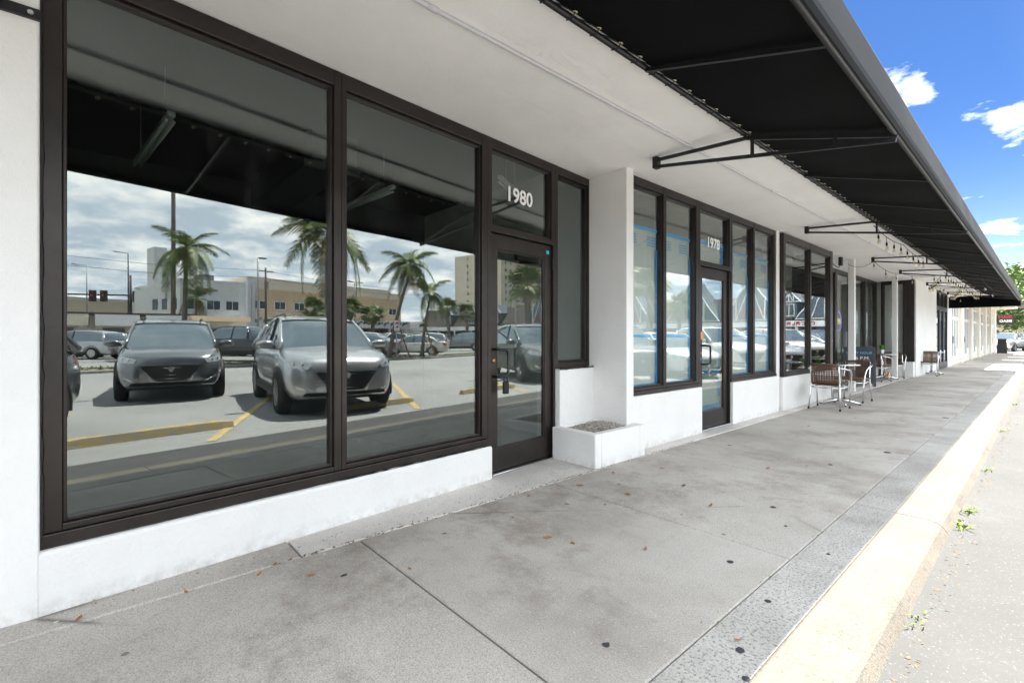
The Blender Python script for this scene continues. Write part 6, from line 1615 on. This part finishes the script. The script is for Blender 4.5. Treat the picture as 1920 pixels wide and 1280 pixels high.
# low white shop units at the left of the reflection
t = thing('low_shop_units', 'low white shop units with blank sign boxes at the lot edge', 'building', (42, 10, 0))
FLW = Frame((43.6, 4.0), R(28))
FL = lambda a, n, z: FLW(a, n, z)
m = MB(); m.box(-4, 11.8, .0, 6, -.2, 2.9, FL); m.build('wall', 'bcream', t)
m = MB(); m.box(-4.1, 11.9, -.9, 6, 2.9, 3.1, FL); m.build('canopy_roof', 'shingle', t)
for k in range(5):
    a = -3.8 + 3.1 * k
    m = MB(); m.box(a, a + 2.7, -1.05, -.9, 2.1, 2.95, FL); m.build('sign_box', 'pot' if k != 2 else 'bcream', t)
    m = MB(); m.box(a + .15, a + 1.5, -.06, .02, .3, 1.95, FL); m.build('shop_window', 'winglass', t)
    m = MB(); m.box(a + 1.75, a + 2.55, -.06, .02, .0, 1.95, FL); dd = m.build('door', 'trim', t)
    m = MB(); m.box(a + 1.87, a + 2.43, -.075, -.06, .5, 1.8, FL); m.build('pane', 'winglass', dd)
m = MB(); m.box(2.35, 3.05, -1.0, -.92, 2.1, 3.3, FL); m.build('orange_panel', 'orange', t)
t = thing('monument_sign', 'cream roofed monument sign lettered Gateway at the lot edge', 'sign', (29.5, 13, 0))
m = MB(); m.box(29.4, 29.9, 11.4, 14.4, -.1, 2.3); m.build('sign_body', 'bcream', t, bevel=.02)
m = MB(); m.prof([(-.35, 2.3), (.35, 2.3), (.2, 2.65), (-.2, 2.65)], 11.1, 14.7, Frame((29.65, 0))); m.build('sign_roof', 'beige', t)
text('sign_letters', 'Gateway', .62, 'shingle', (29.38, 12.9, 1.55), (0, -1, 0), (0, 0, 1), t, .02, .005)
text('sign_letters', 'PROFESSIONAL CENTER'[13:], .34, 'shingle', (29.38, 12.9, 1.05), (0, -1, 0), (0, 0, 1), t, .02, .003)

# ================================================================ poles, signals, street lamps
def lamp_pole(label, base, h, arm, mat='pole', grp='lamp posts around the lot', two=False, armdir=(0, -1)):
    t = thing('lamp_post', label, 'lamp post', tuple(base), grp); b = Vector(base)
    m = MB(); m.tube([b, b + Vector((0, 0, h * .5)), b + Vector((0, 0, h))], [.13, .10, .07], 10); p_ = m.build('pole', mat, t, True)
    m = MB(); m.lathe([(.2, 0), (.2, .3), (.14, .34)], base, 'z', 12); m.build('base', 'curb', t)
    for s_ in ((1, -1) if two else (1,)):
        e = b + Vector((armdir[0] * arm * s_, armdir[1] * arm * s_, h)); m = MB(); m.bar(b + Vector((0, 0, h)), e, .07, .07); m.build('arm', mat, t)
        m = MB(); d = Vector((armdir[0] * s_, armdir[1] * s_, 0)); m.bar(e - d * .1, e + d * .55 + Vector((0, 0, .04)), .32, .12); hd_ = m.build('lamp_head', 'darkpole', t, bevel=.03)
        m = MB(); m.bar(e + d * .02 - Vector((0, 0, .062)), e + d * .48 - Vector((0, 0, .03)), .24, .02); m.build('lens', 'pot', hd_)
    return t
t = thing('flag_pole', 'tall bare pole running up behind the left feather palm', 'pole', (47, 15.4, 0))
m = MB(); m.tube([(47, 15.4, -.2), (47, 15.4, 10), (47, 15.4, 22)], [.22, .19, .15], 10); m.build('pole', 'trunk', t, True); m = MB(); m.lathe([(.34, -.1), (.34, .25)], (47, 15.4, 0), 'z', 10); m.build('footing', 'curb', t)
lamp_pole('dark lamp post with a single head above the left feather palm', (63, 21.4, -.2), 14.6, 1.0, 'darkpole')
lamp_pole('lamp post with a white sign pylon beside the beige block', (41, 20.4, ROADZ), 8.8, .25, armdir=(0, 1))
t = thing('sign_pylon', 'white twin column sign pylon beside the lamp post', 'pylon', (41.5, 20.2, 0))
for dy in (-.28, .12):
    m = MB(); m.box(41.4, 41.8, 19.9 + dy, 20.2 + dy, -.1, 6.6); m.build('column', 'trim', t)
m = MB(); m.box(41.3, 41.9, 19.5, 20.5, -.1, .35); m.build('footing', 'curb', t)
lamp_pole('slim twin headed lamp post before the beige block', (46.5, 34.8, ROADZ), 8.2, .55, two=True, armdir=(0, 1))
lamp_pole('slim lamp post reflected in the 1980 door', (34, 52, ROADZ), 9.5, .5, two=True, armdir=(1, 0))
lamp_pole('farthest thin lamp post left of the traffic signals', (92, 17.5, -.2), 12.5, 1.2)
lamp_pole('thin lamp post beside the traffic signal upright', (84, 20.8, -.2), 14.0, 1.2, 'darkpole')
t = thing('traffic_signal', 'dark mast arm carrying four traffic signal heads', 'traffic signal', (82, 20.5, 0))
sp0 = Vector((82, 20.6, -.2))
m = MB(); m.tube([sp0, sp0 + Vector((0, 0, 10.6))], [.2, .14], 10); m.build('upright', 'darkpole', t, True)
m = MB(); m.tube([(81.2, 21.6, 7.5), (92, 11.0, 7.6)], .11, 8); m.build('mast_arm', 'darkpole', t, True)
for u in (.03, .32, .42, .78):
    c = Vector((81.2, 21.6, 7.5)).lerp(Vector((92, 11.0, 7.6)), u)
    m = MB(); m.bar(c + Vector((-.2, -.2, -1.0)), c + Vector((-.2, -.2, .6)), .75, .45, (1, 1, 0)); hd_ = m.build('signal_head', 'darkpole', t)
    for k, mt in enumerate(('taillamp', 'orange', 'leafgreen')):
        m = MB(); q = c + Vector((-.36, -.36, .35 - .5 * k)); m.lathe([(.16, 0), (.16, -.1)], tuple(q), 'x', 10); m.build('lens', mt, hd_)
for i, (x, y, w_, d_, h_, mt) in enumerate(((118, 22, 16, 10, 8.5, 'bcream'), (112, 6, 14, 10, 7.5, 'bwhite'), (135, 32, 20, 14, 9.5, 'bwhite'))):
    t = thing('distant_block', ['grey distant block behind the traffic signals', 'white distant block at the left behind the signals', 'white distant block behind the corner building'][i], 'building', (x, y, 0))
    m = MB(); m.box(x, x + d_, y - w_ / 2, y + w_ / 2, -.2, h_); m.build('wall', mt, t)
    m = MB(); m.box(x - .4, x + d_, y - w_ / 2 - .3, y + w_ / 2 + .3, h_, h_ + .6); m.build('parapet', 'bwhite', t)
    for k in range(5):
        for z in (1.2, 4.6): wall_window(t, 'x', y - w_ / 2 + 1 + k * w_ / 5.2, y - w_ / 2 + 2.6 + k * w_ / 5.2, z, z + 1.7, x)
t = thing('no_parking_sign', 'small white sign with red lettering on a post by the leaning palm', 'sign', (15.9, 16.9, 0))
m = MB(); m.bar((15.9, 16.9, 0), (15.9, 16.9, 2.2), .05, .05); m.build('post', 'pole', t)
m = MB(); m.box(15.84, 15.87, 16.72, 17.08, 1.55, 2.15); s_ = m.build('sign_panel', 'pot', t)
m = MB(); m.box(15.832, 15.84, 16.78, 17.02, 1.95, 2.05); m.box(15.832, 15.84, 16.82, 16.98, 1.72, 1.82); m.build('sign_mark', 'red', s_)

# ================================================================ litter, leaves, weeds, gum
LEAFN = 0
def leaf(x, y, z=.004, s=.035, a=None):
    a = rnd.uniform(0, 6.28) if a is None else a
    m = MB(); c, s_ = math.cos(a), math.sin(a)
    def q(u, v, w_): return (x + (u * c - v * s_) * s, y + (u * s_ + v * c) * s, z + w_ * s)
    cu = rnd.uniform(.1, .5)
    m.add([q(-1, 0, cu), q(-.4, .38, .25 * cu + .1), q(.4, .33, .2), q(1, 0, .5 * cu), q(.4, -.33, .15), q(-.4, -.38, .1), q(-.4, 0, 0.02), q(.4, 0, .02)],
          [(0, 6, 1), (1, 6, 7, 2), (2, 7, 3), (0, 5, 6), (5, 4, 7, 6), (4, 3, 7)])
    o = m.build('fallen_leaf', 'leafdry'); sol = o.modifiers.new('thickness', 'SOLIDIFY'); sol.thickness = .0012
    return tag(o, 'small curled brown leaf lying loose on the grey sidewalk', 'leaf', 'brown leaves scattered on the sidewalk')
from_px = [(-2.42, 1.62), (-2.36, 2.10), (-2.0, 2.02), (-2.28, 2.55), (-1.85, 2.1), (-2.62, .62), (-2.45, .8), (-1.5, 2.35), (-2.48, 2.95), (-2.3, 3.2), (-2.12, 3.05), (-1.95, 3.55), (-2.52, 3.45),
           (-2.35, 3.9), (-2.6, 2.45), (-2.2, 1.2), (-1.7, 4.6), (-2.3, 5.3), (-2.1, 7.2), (-2.35, 7.9), (-1.9, 8.4), (-.78, 1.93), (-2.66, .35), (-2.72, -.05), (-2.35, 6.3), (-1.6, 3.3)]
for x, y in from_px: leaf(x + rnd.uniform(-.03, .03), y + rnd.uniform(-.03, .03), .004, rnd.uniform(.014, .032))
m = MB()
def crumb(x, y, z, s):
    a = rnd.uniform(0, 6.28); c, s_ = math.cos(a) * s, math.sin(a) * s
    m.add([(x - c, y - s_, z + .002), (x + s_ * .4, y - c * .4, z + .003), (x + c, y + s_, z + .002 + s * .4), (x - s_ * .4, y + c * .4, z + .006)], [(0, 1, 2, 3)])
for i in range(420): crumb(-2.70 + rnd.gauss(0, .010), rnd.uniform(.7, 5.2), 0.0, rnd.uniform(.004, .014))
for i in range(700): crumb(-.385 + abs(rnd.gauss(0, .045)), rnd.uniform(.8, 14), ROADZ, rnd.uniform(.004, .015))
for i in range(120): crumb(-2.80 + rnd.gauss(0, .05), rnd.uniform(-.2, 5.0), 0.004, rnd.uniform(.004, .011))
tag(m.build('leaf_litter', 'litter'), 'brown leaf litter gathered in the joints and the kerb gutter', 'leaf litter', kind='stuff')
def weed(label, x, y, z, s, n=22):
    t = thing('weed', label, 'weed', (x, y, z), 'green weeds growing in the gutter')
    m = MB()
    for i in range(n):
        a = rnd.uniform(0, 6.28); l_ = s * rnd.uniform(.5, 1); ou = rnd.uniform(.3, 1.0); w_ = s * .09
        p0 = Vector((x + rnd.gauss(0, .02), y + rnd.gauss(0, .05), z)); p1 = p0 + Vector((math.cos(a) * ou, math.sin(a) * ou, 1.0)) * l_ * .6; p2 = p0 + Vector((math.cos(a) * ou * 1.7, math.sin(a) * ou * 1.7, 1.0)) * l_ * .8
        sd = Vector((-math.sin(a), math.cos(a), 0)) * w_; m.add([p0 - sd * .3, p0 + sd * .3, p1 + sd, p1 - sd, p2], [(0, 1, 2, 3), (3, 2, 4)])
    m.build('leaves', 'weed', t); mm = MB(); mm.tube([(x, y, z - .01), (x, y, z + s * .35)], .003, 4); mm.build('stem', 'weed', t)
for i, (x, y, s, n) in enumerate(((-.37, 1.72, .10, 34), (-.385, 2.75, .05, 16), (-.375, 4.35, .08, 30), (-.365, 4.75, .08, 26), (-.375, 6.4, .06, 18), (-.38, 9.2, .07, 20), (-.38, 13.0, .08, 24))):
    weed(['green weed tuft in the gutter at the bottom edge', 'tiny weed below the first gutter litter', 'leafy weed pair in the gutter, nearer one', 'leafy weed pair in the gutter, farther one', 'small weed in the gutter beyond the pair', 'weed in the gutter opposite the nearest cafe chair', 'weed in the gutter opposite the first column'][i], x, y, ROADZ, s * .75, n)
for i, (x, y) in enumerate(((-.92, 2.55), (-.92, 3.3), (-.92, 1.98))):
    weed('tiny green sprout in the long sidewalk joint, %s' % ['between two slabs', 'farther one', 'nearest the camera'][i], x, y, -.004, .018, 8)
def gum(x, y, r):
    m = MB(); n_ = 11; e = rnd.uniform(.6, 1)
    vs = [(x, y, .0035)] + [(x + r * e * rnd.uniform(.75, 1.15) * math.cos(6.283 * i / n_), y + r * rnd.uniform(.75, 1.15) * math.sin(6.283 * i / n_), .0022) for i in range(n_)]
    m.add(vs, [(0, 1 + i, 1 + (i + 1) % n_) for i in range(n_)])
    tag(m.build('gum_spot', 'gum'), 'dark flattened gum spot stuck to the sidewalk concrete', 'gum spot', 'old gum spots on the sidewalk')
for x, y, r in ((-1.14, 1.5, .018), (-1.12, 2.55, .022), (-.84, 2.3, .016), (-.78, 1.86, .022), (-.70, 1.72, .016), (-1.28, 3.6, .02), (-1.1, 3.3, .012), (-1.95, 3.6, .016), (-1.35, 5.2, .03), (-1.1, 6.2, .04), (-2.1, 2.75, .012), (-.8, 3.05, .012), (-2.35, .95, .018), (-1.0, 9.5, .05)):
    gum(x, y, r)
